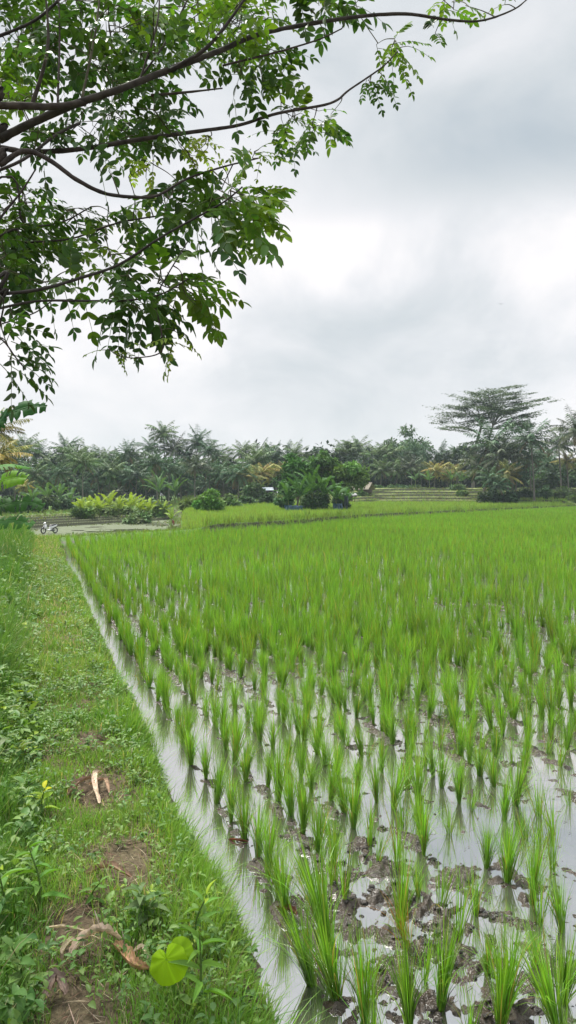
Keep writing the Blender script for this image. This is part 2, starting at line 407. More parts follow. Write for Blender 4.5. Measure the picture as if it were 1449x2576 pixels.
for i in range(0, 560):
    t = 1.06+.30*i
    off = random.random()*.2
    for sv_ in np.arange(1.2+off, 118, .22) if t > 1e9 else np.concatenate([np.arange(1.2+off, 5.4, .185), np.arange(5.4+off, 118, .172)]):
        X, Y = xy(sv_, t)
        if Y < 1.6 or Y > farY(X)-.9: continue
        if abs(X) > .40*Y+.5: continue
        grid.append((X, Y, i, sv_))
grid = np.array(grid)
s_all = grid[:, 3]
grid[:, 0] += rng.normal(0, .028, len(grid)); grid[:, 1] += rng.normal(0, .035, len(grid))
keep = np.ones(len(grid), bool)
py = HY+H*FP/grid[:, 1]
nearz = grid[:, 1] < 5.6
dmin = np.full(len(grid), 9.0)
idx = np.where(nearz)[0]
dmin[idx] = np.min(np.hypot(grid[idx, 0:1]-HX[None, :, 0], grid[idx, 1:2]-HX[None, :, 1]), 1)
keep &= ~(nearz & (dmin < .165)); keep &= ~((grid[:, 1] < 3.72) & (rng.random(len(grid)) < .2))
bare = np.exp(-((grid[:, 2]*.30+1.06-1.62)/.3)**2-((grid[:, 3]-3.2)/.8)**2)
keep &= ~((rng.random(len(grid)) < .05) | (rng.random(len(grid)) < bare*.7))
thin = fbm(grid[:, 0], grid[:, 1], .6, 2)
keep &= ~((thin > .58) & (rng.random(len(grid)) < .38) & (grid[:, 1] < 30))
grid = grid[keep]
for X, Y, i, s_ in grid: pts.append((X, Y, None))
pts = np.array([(a, b, -1 if c is None else c) for a, b, c in pts])
inview = np.abs(pts[:, 0]) < .385*pts[:, 1]+.12
pts = pts[inview]
order = np.argsort(pts[:, 1]); pts = pts[order]
indiv = pts[:300]; rest = pts[300:]
info = []
for X, Y, k in indiv:
    s_, t = st(X, Y); info.append([int(round((t-1.06)/.30)), s_, X, Y, int(k)])
rowsd = {}
for it in info: rowsd.setdefault(it[0], []).append(it)
ords = ['first', 'second', 'third', 'fourth', 'fifth', 'sixth', 'seventh', 'eighth', 'ninth', 'tenth', 'eleventh', 'twelfth', 'thirteenth', 'fourteenth', 'fifteenth',
        'sixteenth', 'seventeenth', 'eighteenth', 'nineteenth', 'twentieth', 'twenty-first', 'twenty-second', 'twenty-third', 'twenty-fourth', 'twenty-fifth', 'twenty-sixth', 'twenty-seventh', 'twenty-eighth', 'twenty-ninth', 'thirtieth',
        'thirty-first', 'thirty-second', 'thirty-third', 'thirty-fourth', 'thirty-fifth', 'thirty-sixth', 'thirty-seventh', 'thirty-eighth', 'thirty-ninth', 'fortieth']
for r, L_ in sorted(rowsd.items()):
    L_.sort(key=lambda q_: q_[1])
    for j, (_, s_, X, Y, k) in enumerate(L_):
        kind = k
        if k < 0: kind = 0 if rng.random() < .28 else 1
        me = deadm if k == 3 else (sparse[int(rng.integers(5))] if kind == 0 else full[int(rng.integers(16))])
        o = bpy.data.objects.new('rice_plant', me); COL.objects.link(o)
        sc = rng.uniform(.62, .94)*(1.3 if k == 2 else 1)
        o.location = (X, Y, max(float(height(np.array(X), np.array(Y))), -.03)); o.rotation_euler = (rng.normal(0, .09), rng.normal(0, .09), rng.uniform(0, 6.28))
        if k == 2: o.rotation_euler = (0, -.22, rng.uniform(-.3, .3))
        o.scale = (sc, sc, sc*rng.uniform(.92, 1.08))
        look = 'rust-tinged' if k == 3 else ('thin' if kind == 0 else 'bushy')
        tag(o, f"{look} rice clump, {ords[min(j,39)]} from the near end of the {ords[min(max(r,0),39)]} row from the bank", 'rice plant', 'nearest rice clumps standing in the muddy paddy')
# remaining clumps: one mass
acc = Acc()
nv = 0
def band_(mask, K, n, wd, tm):
    """vectorised clumps: K blades each"""
    q = rest[mask]; M_ = len(q)
    if not M_: return
    big = 1-.42*(rng.random(M_) < .22)
    cx = np.repeat(q[:, 0], K); cy = np.repeat(q[:, 1], K); bg = np.repeat(big, K); T = M_*K
    a = rng.uniform(0, 2*np.pi, T); r0 = rng.uniform(0, .024, T)
    base = np.stack([cx+r0*np.cos(a), cy+r0*np.sin(a), np.full(T, -.04)], -1)
    L = (.33*bg*np.repeat(rng.uniform(.85, 1.1, M_), K))*np.clip(rng.normal(1, .17, T), .5, 1.25)+.03
    lean = np.abs(rng.normal(0, .13, T)); bend = np.abs(rng.normal(.15, .32, T))+(rng.random(T) < .1)*rng.uniform(.4, 1.2, T)
    hc = np.repeat(jit(RICE, M_, .10, .05), K, 0); pt = fbm(cx, cy, .25, 3)[:, None]
    col = hc*jit([1, 1, 1], T, .28, .08).clip(.3, 2)*(.86+.3*pt)
    y = rng.random(T) < .05; col[y] = col[y]*np.array([2.0, .95, 1.5])
    blades(acc, base, a+rng.normal(0, .5, T), L, lean, bend, wd*rng.uniform(.7, 1.2, T), n, col)
Yr = rest[:, 1]
band_(Yr < 11, 60, 4, .0072, 0)
band_((Yr >= 11) & (Yr < 18), 26, 3, .0085, 0)
band_((Yr >= 18) & (Yr < 30), 12, 3, .0125, 0)
band_((Yr >= 30) & (Yr < 55), 8, 2, .019, 0)
band_(Yr >= 55, 6, 2, .032, 0)
o = acc.obj('rice_field', M_RICE); tag(o, 'dense green rice seedlings filling the flooded paddy out to its far bund', 'rice', kind='stuff')

# ------------------------------------------------------------------ second rice field and rough grass beyond the bund
def scatter(nx, x0, x1, y0, y1, fn):
    X = rng.uniform(x0, x1, nx); Y = rng.uniform(y0, y1, nx); m = fn(X, Y); return X[m], Y[m]
def tufts(acc, X, Y, K, Lm, wd, col, n=2, ls=.3, aj=.2, bj=.08, Lv=.25, zo=0):
    T = len(X)*K; cx = np.repeat(X, K); cy = np.repeat(Y, K); Z = np.repeat(height(X, Y), K)
    rr = .06*Lm/.2
    base = np.stack([cx+rng.normal(0, rr, T), cy+rng.normal(0, rr, T), Z-.01+zo], -1)
    L = np.repeat(rng.uniform(1-Lv, 1+Lv, len(X)), K)*Lm*np.clip(rng.normal(1, .2, T), .4, 1.5)
    c = np.repeat(jit(col, len(X), aj, bj), K, 0)*jit([1, 1, 1], T, .13, .05)
    blades(acc, base, rng.uniform(0, 2*np.pi, T), L, np.abs(rng.normal(0, ls, T)), np.abs(rng.normal(.3, .4, T)), wd*rng.uniform(.6, 1.3, T), n, c)
acc = Acc()
def f2(X, Y):
    d = (Y-farY(X))*.6; a = X/Y
    return (d > 2.2) & (a > -.135) & (a < .4) & (Y < 97)
X, Y = scatter(34000, -14, 40, 35, 98, f2)
tufts(acc, X, Y, 7, .36, .045, RICE*np.array([1.25, .95, 1.7]), aj=.08)
o = acc.obj('second_rice_field', M_RICE); tag(o, 'paler green rice field beyond the bund', 'rice', kind='stuff')
acc = Acc()
# grass on the far bund itself, in separate tussocks with dark gaps between
L_ = []
for i in range(len(FAR)-2):
    a_, b_ = FAR[i+0], FAR[i+1]
    n_ = int(np.hypot(*(b_-a_))/.16)
    for u in rng.uniform(0, 1, n_*5):
        p = a_*(1-u)+b_*u; L_.append((p[0], p[1]+rng.uniform(-.1, 1.3)/.6))
L_ = np.array(L_); m = (np.abs(L_[:, 0]) < .42*L_[:, 1]+1) & (L_[:, 1] > 20); L_ = L_[m]
al = L_[:, 0]*.55+L_[:, 1]*.83; dd_ = (L_[:, 1]-farY(L_[:, 0]))*.6
hcut = (dd_ > .38) | (np.abs((al/.62+.25*vnoise(al, al*0, .8)) % 1-.5) > .15) | (vnoise(al, al*0, .13) > .72); L_ = L_[hcut]
rt = L_[:, 0] > -4
tufts(acc, L_[rt, 0], L_[rt, 1], 8, .34, .03, [.19, .31, .05], ls=.35, Lv=.5)
tufts(acc, L_[~rt, 0], L_[~rt, 1], 8, .10, .02, [.19, .31, .05], ls=.35, Lv=.5)
# terraces, verges and the ground under the tree line
def f3(X, Y):
    a = X/Y; q = Y-2.4*(X+24); d = (Y-farY(X))*.6
    z = ((a < -.13) & (q > 65) & (q < 120)) | ((a > -.16) & (Y > 92)) | ((a > -.155) & (a < -.12) & (d > 1))
    return z & (np.abs(a) < .42) & (d > 1.0)
X, Y = scatter(34000, -60, 62, 35, 135, f3)
tufts(acc, X, Y, 5, .22, .07, [.17, .24, .075], aj=.25, bj=.12, Lv=.6)
def f4(X, Y):  # verge between the motorcycle and the paddy, foreground left end
    d = (Y-farY(X))*.6; return (d > .2) & (d < 3.2) & (X < -5) & (np.abs(X/Y) < .42)
X, Y = scatter(9000, -14, -3, 19, 42, f4)
tufts(acc, X, Y, 7, .10, .018, [.20, .31, .07], aj=.25, Lv=.6)
def f5(X, Y):
    q = Y-2.4*(X+24)+8; return (X/Y < -.14) & (X/Y > -.42) & (q < 65) & ((Y-farY(X))*.6 > 3) & (fbm(X, Y, .35, 3) > .46)
X, Y = scatter(9000, -40, -4, 34, 96, f5)
tufts(acc, X, Y, 5, .10, .05, [.17, .22, .09], aj=.25, bj=.12, Lv=.5)
o = acc.obj('verge_grass', M_GRASS); tag(o, 'rough green grass on the far bund, terraces and field edges', 'grass', kind='stuff')

# ------------------------------------------------------------------ bank vegetation
PATCH = [(xy(3.45, .38), .42, .20), (xy(4.35, .30), .35, .17), (xy(3.0, .15), .28, .17), (xy(2.45, .12), .30, .16), (xy(5.2, .32), .32, .15), (xy(2.25, -.05), .2, .12)]
def bare_amt(X, Y):
    s, t = st(X, Y); b = np.zeros_like(X)
    for (cx, cy), rs, rt in PATCH:
        cs, ct = st(cx, cy); b = np.maximum(b, np.exp(-((s-cs)/(rs*.85))**2-((t-ct)/(rt*.8))**2))
    return b*(.6+.8*fbm(X, Y, 6, 3))
def bank_pts(n, s0, s1, t0=-1.6, t1=.86):
    n = int(n)
    s = rng.uniform(s0, s1, n); t = rng.uniform(t0, t1, n); X, Y = xy(s, t)
    m = (Y > 1.5) & (np.abs(X) < .40*Y+.35) & (height(X, Y) > .06); return X[m], Y[m], s[m], t[m]
G1, G2, G3 = np.array([.15, .34, .045]), np.array([.27, .46, .075]), np.array([.07, .19, .04])
acc = Acc()
def bank_grass(n, s0, s1, Lm, wd, seg):
    X, Y, s, t = bank_pts(n, s0, s1)
    b = bare_amt(X, Y); k = rng.random(len(X)) > b*1.25; X, Y, s, t = X[k], Y[k], s[k], t[k]
    T = len(X); Z = height(X, Y)
    tall = sst(-t, -.10, .30)            # taller, darker weeds at the left of the trodden path
    edge = sst(t, .45, .70)
    clump = fbm(X, Y, 3.5, 3)
    L = Lm*(.50+(.9+.3*sst(s, 4, 6))*tall+.45*edge*(1-.5*sst(s, 4, 7)))*(.30+2.4*clump**2)*np.clip(rng.normal(1, .3, T), .3, 2)
    mixv = np.clip(fbm(X, Y, 1.6, 3)*1.8-.4+rng.normal(0, .16, T), 0, 1)[:, None]
    c = G1*(1-mixv)+G2*mixv; c = c*(1-tall[:, None]*.55)+G3*tall[:, None]*.55
    dryp = (1-tall)*(1-.6*edge)*sst(s, 4.5, 9)
    c = c*jit([1, 1, 1], T, .2, .07)
    dr = rng.random(T) < .05+.26*dryp+.25*np.clip(b[k], 0, 1)
    c[dr] = jit([.44, .42, .22], dr.sum(), .25, .08)
    az = rng.uniform(0, 2*np.pi, T)
    az = np.where((edge > .3) & (rng.random(T) < .5), rng.normal(-.3, .6, T), az)
    blades(acc, np.stack([X, Y, Z-.005], -1), az, L, np.abs(rng.normal(.25, .35, T)), np.abs(rng.normal(.5, .55, T)), wd*rng.uniform(.6, 1.5, T), seg, c)
bank_grass(80000, 1.6, 4.2, .12, .0036, 4)
bank_grass(75000, 4.2, 8, .12, .0048, 3)
bank_grass(60000, 8, 16, .12, .008, 3)
bank_grass(40000, 16, 40, .15, .015, 2)
# longer blades leaning out over the channel
s = np.concatenate([rng.uniform(1.8, 7, 900), rng.uniform(7, 20, 900)]); t = rng.normal(.64, .05, 1800); X, Y = xy(s, t); m = fbm(s, s*0, 1.7, 2) > .42; X, Y = X[m], Y[m]; T = len(X)
blades(acc, np.stack([X, Y, height(X, Y)-.005], -1), rng.normal(.1, .8, T), rng.uniform(.12, .30, T), np.abs(rng.normal(.45, .3, T)), rng.uniform(.4, 1.5, T), rng.uniform(.003, .006, T), 6, jit([.17, .34, .05], T, .25, .08))
o = acc.obj('bank_grass', M_GRASS); tag(o, 'mixed green and straw-coloured grass covering the trodden bank', 'grass', kind='stuff')
# low broad-leaved weeds between the grass
T5 = leaf_template(5, .25, .3); T4 = leaf_template(4, .2, .25)
acc = Acc()
def weeds(n, s0, s1, Lf, tpl, k=7):
    X, Y, s, t = bank_pts(n, s0, s1)
    b = bare_amt(X, Y); d = fbm(X, Y, 2.1, 3); kk = (rng.random(len(X)) > b*1.1) & (d+.35*(t < .02)+.15*(t > .45)+rng.normal(0, .08, len(X)) > .46)
    X, Y, t = X[kk], Y[kk], t[kk]; M_ = len(X); T = M_*k
    Z = height(X, Y); hgt = .02+.11*rng.random(M_)*(1+1.0*sst(-t, -.1, .3))
    px_ = np.repeat(X, k)+rng.normal(0, .012, T); py_ = np.repeat(Y, k)+rng.normal(0, .012, T)
    pz = np.repeat(Z, k)+np.repeat(hgt, k)*rng.uniform(.3, 1.1, T)
    az = rng.uniform(0, 2*np.pi, T); e_ = rng.normal(.25, .4, T)
    d_ = np.stack([np.cos(az)*np.cos(e_), np.sin(az)*np.cos(e_), np.sin(e_)], -1)
    up = np.stack([rng.normal(0, .25, T), rng.normal(0, .25, T), np.ones(T)], -1)
    Lq = np.repeat(Lf*rng.uniform(.6, 1.6, M_)*(1+1.0*(t < .0)*(rng.random(M_) < .5)), k)*rng.uniform(.7, 1.2, T)
    base = np.where((rng.random(M_) < .45)[:, None], np.array([.12, .25, .06]), np.array([.20, .34, .075]))*jit([1, 1, 1], M_, .18, .06)
    y = rng.random(M_) < .03; base[y] = [.30, .42, .04]
    leaves(acc, np.stack([px_, py_, pz], -1), d_, up, Lq, Lq*rng.uniform(.35, .6, T), np.repeat(base, k, 0)*jit([1, 1, 1], T, .12, .04), tpl)
weeds(3300, 1.6, 4.6, .024, T5); weeds(4600, 4.6, 9, .028, T4, 6); weeds(5000, 9, 20, .04, T4, 5)
o = acc.obj('low_weeds', M_GRASS); tag(o, 'small broad-leaved weeds growing among the bank grass', 'weeds', kind='stuff')
# straw and dead stalks lying on the bare soil
acc = Acc()
X, Y, s, t = bank_pts(26000, 1.6, 6.5, -.4, .75); b = bare_amt(X, Y); k = rng.random(len(X)) < b*.42+.02; X, Y = X[k], Y[k]; T = len(X)
blades(acc, np.stack([X, Y, height(X, Y)+.012], -1), rng.uniform(0, 6.28, T), rng.uniform(.02, .11, T), rng.normal(1.45, .16, T), rng.normal(.1, .3, T), rng.uniform(.0016, .0048, T), 3,
       np.where((rng.random(T) < .22)[:, None], jit([.36, .30, .21], T, .2, .05), jit([.13, .09, .06], T, .35, .08)))
o = acc.obj('straw_litter', M_DRY); tag(o, 'dry straw and rotten stalks lying on the bare soil patches', 'litter', kind='stuff')
# floating bits and fallen leaf blades on the paddy mud
acc = Acc()
s = rng.uniform(1.8, 14, 3800); t = rng.uniform(.95, 6.5, 3800); X, Y = xy(s, t); m = (Y > 2.3) & (np.abs(X) < .4*Y); X, Y = X[m], Y[m]; T = len(X)
zz = np.maximum(height(X, Y), 0)+.004
blades(acc, np.stack([X, Y, zz], -1), rng.uniform(0, 6.28, T), rng.uniform(.01, .09, T)*rng.uniform(.3, 1, T), rng.normal(1.52, .05, T), rng.normal(0, .12, T), rng.uniform(.002, .006, T), 3, jit([.085, .062, .045], T, .4, .1))
o = acc.obj('paddy_debris', M_DRY); tag(o, 'dark rotting stalks floating on the paddy water and mud', 'debris', kind='stuff')
# scattered clods standing out of the water
acc = Acc()
def clod(c, r, col):
    n_, m_ = 7, 9
    th = np.linspace(.05, np.pi-.05, n_)[:, None]; ph = np.linspace(0, 2*np.pi, m_)[None]
    k = 1+.35*(rng.random((n_, m_))-.5); k[:, -1] = k[:, 0]
    V = np.stack([np.sin(th)*np.cos(ph)*k*r, np.sin(th)*np.sin(ph)*k*r*rng.uniform(.6, 1), np.cos(th)*np.ones_like(ph)*k*r*.5], -1)
    acc.add(V.reshape(-1, 3)+c, gridfaces(n_, m_), col)
for i in range(3200):
    s_ = 2.2+abs(rng.normal(0, 3.2)); t_ = rng.uniform(1.15, 4.5) if rng.random() < .5 else rng.normal(1.62, .35)
    if t_ < 1.05: continue
    X, Y = xy(s_, t_)
    if abs(X) > .4*Y or Y < 2.2: continue
    z = float(height(np.array(X), np.array(Y)))
    clod(np.array([X, Y, max(z, -.01)]), rng.uniform(.003, .015)*(1.3 if abs(t_-1.62) < .4 and s_ < 4 else .8), np.array([.035, .027, .022])*rng.uniform(.6, 1.5))
o = acc.obj('mud_clods', M_GROUND, smooth=True); wa_ = o.data.attributes.new('wetness', 'FLOAT', 'POINT'); wa_.data.foreach_set('value', np.ones(len(o.data.vertices), 'f')); tag(o, 'dark wet mud clods around the rice clumps', 'mud', kind='stuff')

# ------------------------------------------------------------------ single plants on the bank
def broad_plant(name, root, h_, n_, Ll, Wl, col, label, cat, stemcol=(.12, .2, .05), e0=.35, tipcol=None):
    e_ = empty(name, root); tag(e_, label, cat)
    a = Acc(); p = smooth_path([(0, 0, -.02), (rng.normal(0, .01), rng.normal(0, .01), h_*.5), (rng.normal(0, .02), rng.normal(0, .02), h_)], 5)
    tube(a, p, np.linspace(.005, .0025, len(p)), stemcol, 5); a.obj('stem', M_GRASS, e_, True)
    a = Acc(); u = np.linspace(.25, 1, n_); pos = np.stack([np.interp(u*h_, p[:, 2], p[:, k_]) for k_ in range(3)], -1)
    az = np.arange(n_)*2.4+rng.normal(0, .2, n_); el_ = e0+.7*(u-.5)+rng.normal(0, .12, n_)
    d_ = np.stack([np.cos(az)*np.cos(el_), np.sin(az)*np.cos(el_), np.sin(el_)], -1)
    c = jit(col, n_, .12, .04)
    if tipcol is not None: c[-2:] = tipcol
    Ll, Wl = Ll*.72, Wl*.72
    leaves(a, pos, d_, np.tile([0, 0, 1.0], (n_, 1))+rng.normal(0, .3, (n_, 3)), Ll*(1.15-.5*u)*rng.uniform(.85, 1.15, n_), Wl*(1.1-.4*u), c, leaf_template(8, .22, .35))
    a.obj('leaves', M_BANANA, e_, True); return e_
def gp(xd, yd, zoff=0):
    """ground point under a photo pixel (1449 view)"""
    k = 576/1449.0; x, y = xd*k, yd*k; z = .27
    for _ in range(4):
        Yv = (H-z)*FP/(y-HY); Xv = (x-288)/FP*Yv; z = float(height(np.array(Xv), np.array(Yv)))
    return np.array([Xv, Yv, z+zoff])
broad_plant('broadleaf_weed', gp(15, 2330), .22, 11, .17, .055, [.13, .25, .06], 'broad-leaved weed with a yellow top leaf at the left edge of the bank', 'weed plant', tipcol=[.30, .42, .04])
broad_plant('broadleaf_weed', gp(365, 2330), .12, 13, .15, .05, [.14, .22, .09], 'dusty grey-green leafy weed just behind the lime heart-shaped leaf', 'weed plant')
broad_plant('broadleaf_weed', gp(505, 2390), .20, 12, .14, .035, [.15, .29, .06], 'tall narrow-leaved weed right of the lime heart-shaped leaf, by the water', 'weed plant', tipcol=[.30, .42, .04])
broad_plant('broadleaf_weed', gp(95, 2300), .25, 9, .16, .04, [.13, .28, .05], 'upright weed with pale curled leaves, left of the largest bare soil patch', 'weed plant')
broad_plant('broadleaf_weed', gp(60, 2500), .18, 10, .12, .05, [.12, .22, .06], 'leafy weed at the bottom left corner of the bank', 'weed plant')
broad_plant('broadleaf_weed', gp(230, 2280), .10, 9, .09, .03, [.13, .25, .06], 'small weed in the middle of the bare soil above the dead leaves', 'weed plant')
broad_plant('broadleaf_weed', gp(110, 2050), .14, 7, .12, .05, [.22, .36, .04], 'yellow-green weed left of the split dry stalks', 'weed plant', tipcol=[.5, .5, .03])
broad_plant('broadleaf_weed', gp(500, 2545), .24, 11, .15, .03, [.15, .30, .05], 'grassy weed at the bottom edge beside the water channel', 'weed plant')
# taro: heart-shaped lime leaf
base = gp(430, 2530); tl = gp(415, 2530); tp = P(418, 2412, base[1]-.02)
e_ = empty('taro_plant', base); tag(e_, 'taro plant with one large lime heart-shaped leaf standing over the bank grass', 'taro')
def heart(acc, c, ax, nr, size, col):
    nr = unit(np.array(nr, float)); ax = unit(np.array(ax, float)-nr*np.dot(ax, nr)); sd_ = np.cross(nr, ax)
    th = np.linspace(-np.pi, np.pi, 49)
    r = size*(.62+.22*np.cos(th)+.16*np.abs(np.sin(th))+.10*np.abs(np.cos(th/2))**6-.42*np.exp(-((np.abs(th)-np.pi)/.22)**2))
    rr = np.linspace(0.02, 1, 9)[:, None]
    x = rr*r*np.cos(th); y = rr*r*np.sin(th); z = -.20*size*rr**2*(1+.15*np.cos(th*7))+.04*size*rr*np.cos(th*9)+.13*np.abs(y)
    V = c+x[..., None]*ax+y[..., None]*sd_+z[..., None]*nr
    C = np.ones(V.shape)*np.array(col); vein = (np.abs(np.sin(th*4.5)) < .12)[None, :, None]; C = np.where(vein, C*1.25, C)
    acc.add(V.reshape(-1, 3), gridfaces(9, 49), C.reshape(-1, 3))
a = Acc(); p = smooth_path([(0, 0, -.03), (.012, 0, .10), tp-base], 7); tube(a, p, np.linspace(.006, .0035, len(p)), [.2, .34, .08], 6); a.obj('leaf_stalk', M_GRASS, e_, True)
a = Acc(); heart(a, tp-base, (.45, -.1, -.85), (-.25, -.92, .38), .078, [.25, .43, .012]); a.obj('leaf_blade', M_BANANA, e_, True)
a = Acc(); c2 = P(445, 2400, base[1]+.03); heart(a, c2-base, (.85, .1, .45), (-.2, -.85, .5), .055, [.22, .38, .015])
p = smooth_path([(0.01, 0.01, -.03), (.03, .01, .08), c2-base], 7); tube(a, p, np.linspace(.004, .0025, len(p)), [.2, .34, .08], 6); a.obj('leaf_blade', M_BANANA, e_, True)
# dead banana leaves and stalks: curled strips
def dead_strip(name, pts_, wd, col, label, cat='dead leaf'):
    p = smooth_path(pts_, 8); c = p[0].copy(); a = Acc(); n_ = len(p); t_ = unit(np.gradient(p, axis=0)); sd_ = unit(np.cross(t_, [0, 0, 1.0])); up = np.cross(sd_, t_)
    m_ = 9; v = np.linspace(-1, 1, m_); prof = np.clip(np.sin(np.pi*np.linspace(.08, .95, n_))**.5, .1, 1)*(1+.12*rng.normal(0, 1, n_))
    wd = wd*.62; col = np.array(col)*1.15
    V = (p-c)[:, None]+sd_[:, None]*(v[None]*wd*.5*prof[:, None])[..., None]+up[:, None]*((.55*wd*v**2-.10*wd*np.cos(v*9))[None]*prof[:, None])[..., None]
    V = V+rng.normal(0, wd*.02, V.shape)
    C = jit(col, n_*m_, .13, .03)*(1+.25*np.cos(np.tile(v, n_)*14))[:, None]
    a.add(V.reshape(-1, 3), gridfaces(n_, m_), C); o = a.obj(name, M_DRY, None, True, c); tag(o, label, cat, 'dead banana leaves and stalks on the bank'); return o
def dpts(L_): return [gp(x, y, z) for x, y, z in L_]
dead_strip('dead_leaf', dpts([(250, 2035, .03), (238, 2005, .06), (240, 1975, .06), (255, 1955, .03)]), .045, [.50, .40, .30], 'pale split banana stalk lying on the bare soil patch nearest the paddy bend')
dead_strip('dead_leaf', dpts([(170, 2010, .02), (200, 1992, .05), (230, 1975, .04)]), .05, [.24, .17, .12], 'brown curled leaf left of the pale split stalk')
dead_strip('dead_leaf', dpts([(225, 1998, .05), (262, 1985, .05), (275, 2005, .02)]), .035, [.32, .22, .15], 'small crumpled brown leaf under the pale split stalk')
dead_strip('dead_leaf', dpts([(175, 2430, .03), (215, 2408, .07), (260, 2400, .08), (305, 2402, .05)]), .05, [.50, .40, .31], 'long pale arched leaf sheath left of the lime heart-shaped leaf')
dead_strip('dead_leaf', dpts([(285, 2410, .05), (310, 2435, .05), (340, 2455, .03), (385, 2462, .03)]), .06, [.40, .25, .15], 'rust-brown crumpled leaf below the lime heart-shaped leaf')
dead_strip('dead_leaf', dpts([(120, 2368, .05), (170, 2375, .06), (240, 2385, .05)]), .018, [.55, .47, .34], 'thin straw-coloured stalk lying above the arched pale leaf sheath')
dead_strip('dead_leaf', dpts([(155, 2420, .03), (175, 2408, .05), (195, 2402, .04)]), .04, [.55, .46, .34], 'short pale husk at the left end of the arched leaf sheath')
dead_strip('dead_leaf', dpts([(335, 2425, .04), (360, 2415, .04), (372, 2430, .02)]), .03, [.52, .42, .32], 'small pale curl of dry leaf touching the lime leaf')
dead_strip('dead_leaf', dpts([(115, 2530, .03), (140, 2500, .05), (165, 2525, .03)]), .06, [.17, .125, .10], 'dark rotten tuft in the grass at the lower left of the bank')
dead_strip('dead_leaf', dpts([(215, 2220, .03), (270, 2205, .04), (330, 2225, .03)]), .05, [.25, .17, .12], 'brown leaf sheath pressed into the middle bare soil patch')
dead_strip('dead_leaf', dpts([(700, 2290, .0), (725, 2300, .03), (745, 2320, .02)]), .05, [.16, .055, .04], 'dark red rotten leaf at the foot of the leaning rice clumps', 'dead leaf')
dead_strip('dead_leaf', dpts([(560, 2118, .01), (590, 2122, .012), (625, 2122, .01)]), .022, [.22, .09, .05], 'reddish brown dead leaf floating beside the first rice row')
dead_strip('dead_leaf', dpts([(745, 2440, .012), (775, 2450, .02), (800, 2455, .012)]), .025, [.20, .09, .06], 'reddish dead leaf on the mud near the bottom of the channel')
# sticks poking up
for (x, y, x2, y2, lab) in ((312, 2420, 303, 2325, 'thin dry stick standing upright beside the pale arched leaf sheath'), (258, 2405, 238, 2290, 'bent dry stick with its top curved left, standing in the bare soil')):
    b0 = gp(x, y); tpp = P(x2, y2, b0[1]+.02); a = Acc(); p = smooth_path([(0, 0, -.02), (tpp-b0)*.6+np.array([.006, 0, 0]), tpp-b0], 6); tube(a, p, np.linspace(.003, .002, len(p)), [.5, .42, .32], 5)
    o = a.obj('dry_stick', M_DRY, None, True, b0); tag(o, lab, 'stick')
# ------------------------------------------------------------------ overhanging tree, trunk just outside the frame
a = Acc(); BR = []    # sampled skeleton: (point, radius)
BARK = np.array([.05, .042, .036])
def branch(pts_, r0, r1, col=BARK, n=7, sides=7, store=True, tail=None):
    p = [P(*q_) for q_ in pts_]
    if tail is not None: p = [np.array(q_, float) for q_ in tail]+p
    p = smooth_path(p, n)
    r1 = min(r1, .0028) if r1 < .0055 else r1
    rr = np.linspace(r0*.82, r1, len(p)); tube(a, p, rr, jit(col, 1, .2, .04)[0], sides, .06)
    if store:
        for q_, r_ in zip(p, rr): BR.append(q_)
TR = (-2.35, 2.75)
tree = empty('overhanging_tree', (TR[0], TR[1], .1)); tag(tree, 'leafy tree with pinnate leaves whose branches reach in over the paddy from the upper left', 'tree')
tk = Acc(); p = smooth_path([(TR[0]-.15, TR[1]-.1, -.3), (TR[0], TR[1], .6), (TR[0]+.1, TR[1]+.05, 1.5), (TR[0]+.05, TR[1]+.1, 2.4), (TR[0]+.2, TR[1]+.1, 3.4), (TR[0]+.1, TR[1]+.1, 5.0)], 6)
tube(tk, p, np.linspace(.15, .06, len(p)), BARK, 12, .05)
T1 = (TR[0]+.1, TR[1]+.05, 1.9); T2 = (TR[0]+.06, TR[1]+.1, 2.5); T3 = (TR[0]+.2, TR[1]+.1, 3.2); T0 = (TR[0]+.08, TR[1]+.02, 1.5)
branch([(-60, 385, 3.0), (0, 350, 3.0), (100, 300, 3.0), (190, 262, 3.0), (300, 225, 3.0), (400, 185, 3.05), (480, 155, 3.1), (560, 125, 3.15), (640, 90, 3.2), (750, 65, 3.25), (900, 42, 3.3), (1020, 35, 3.35), (1130, 50, 3.4), (1210, 52, 3.4), (1290, 25, 3.45), (1330, -5, 3.5)], .023, .0035, tail=[T1], sides=9)
branch([(430, 178, 3.05), (520, 120, 3.0), (600, 20, 3.0), (650, -60, 3.0)], .012, .005)
branch([(-80, 262, 2.9), (0, 265, 2.9), (60, 266, 2.9), (130, 268, 2.95), (215, 258, 3.0)], .020, .012, tail=[T2])
branch([(80, 268, 2.92), (120, 120, 2.9), (112, -50, 2.9)], .011, .005)
branch([(205, 255, 3.0), (240, 80, 2.95), (256, -60, 2.9)], .007, .004, col=[.13, .12, .09])
branch([(145, 270, 2.95), (150, 100, 3.1), (147, -30, 3.2)], .006, .003)
branch([(350, 208, 3.02), (395, 60, 3.1), (402, -40, 3.2)], .006, .003)
branch([(340, 212, 3.02), (420, 100, 3.2), (490, -40, 3.3)], .006, .003)
branch([(-80, 375, 3.3), (0, 372, 3.3), (70, 382, 3.3), (200, 375, 3.35), (390, 345, 3.4), (500, 330, 3.45), (600, 315, 3.5), (700, 285, 3.5), (830, 260, 3.55), (880, 225, 3.6), (960, 170, 3.6), (1000, 130, 3.6)], .018, .003, tail=[T2], sides=8)
branch([(-60, 440, 2.8), (0, 415, 2.8), (60, 380, 2.8), (120, 400, 2.8), (190, 450, 2.8), (260, 485, 2.85), (330, 495, 2.9), (395, 492, 2.9), (470, 450, 2.95), (560, 420, 3.0), (650, 398, 3.1)], .015, .003, tail=[T1])
branch([(380, 240, 3.1), (470, 232, 3.1), (560, 222, 3.1)], .008, .003)
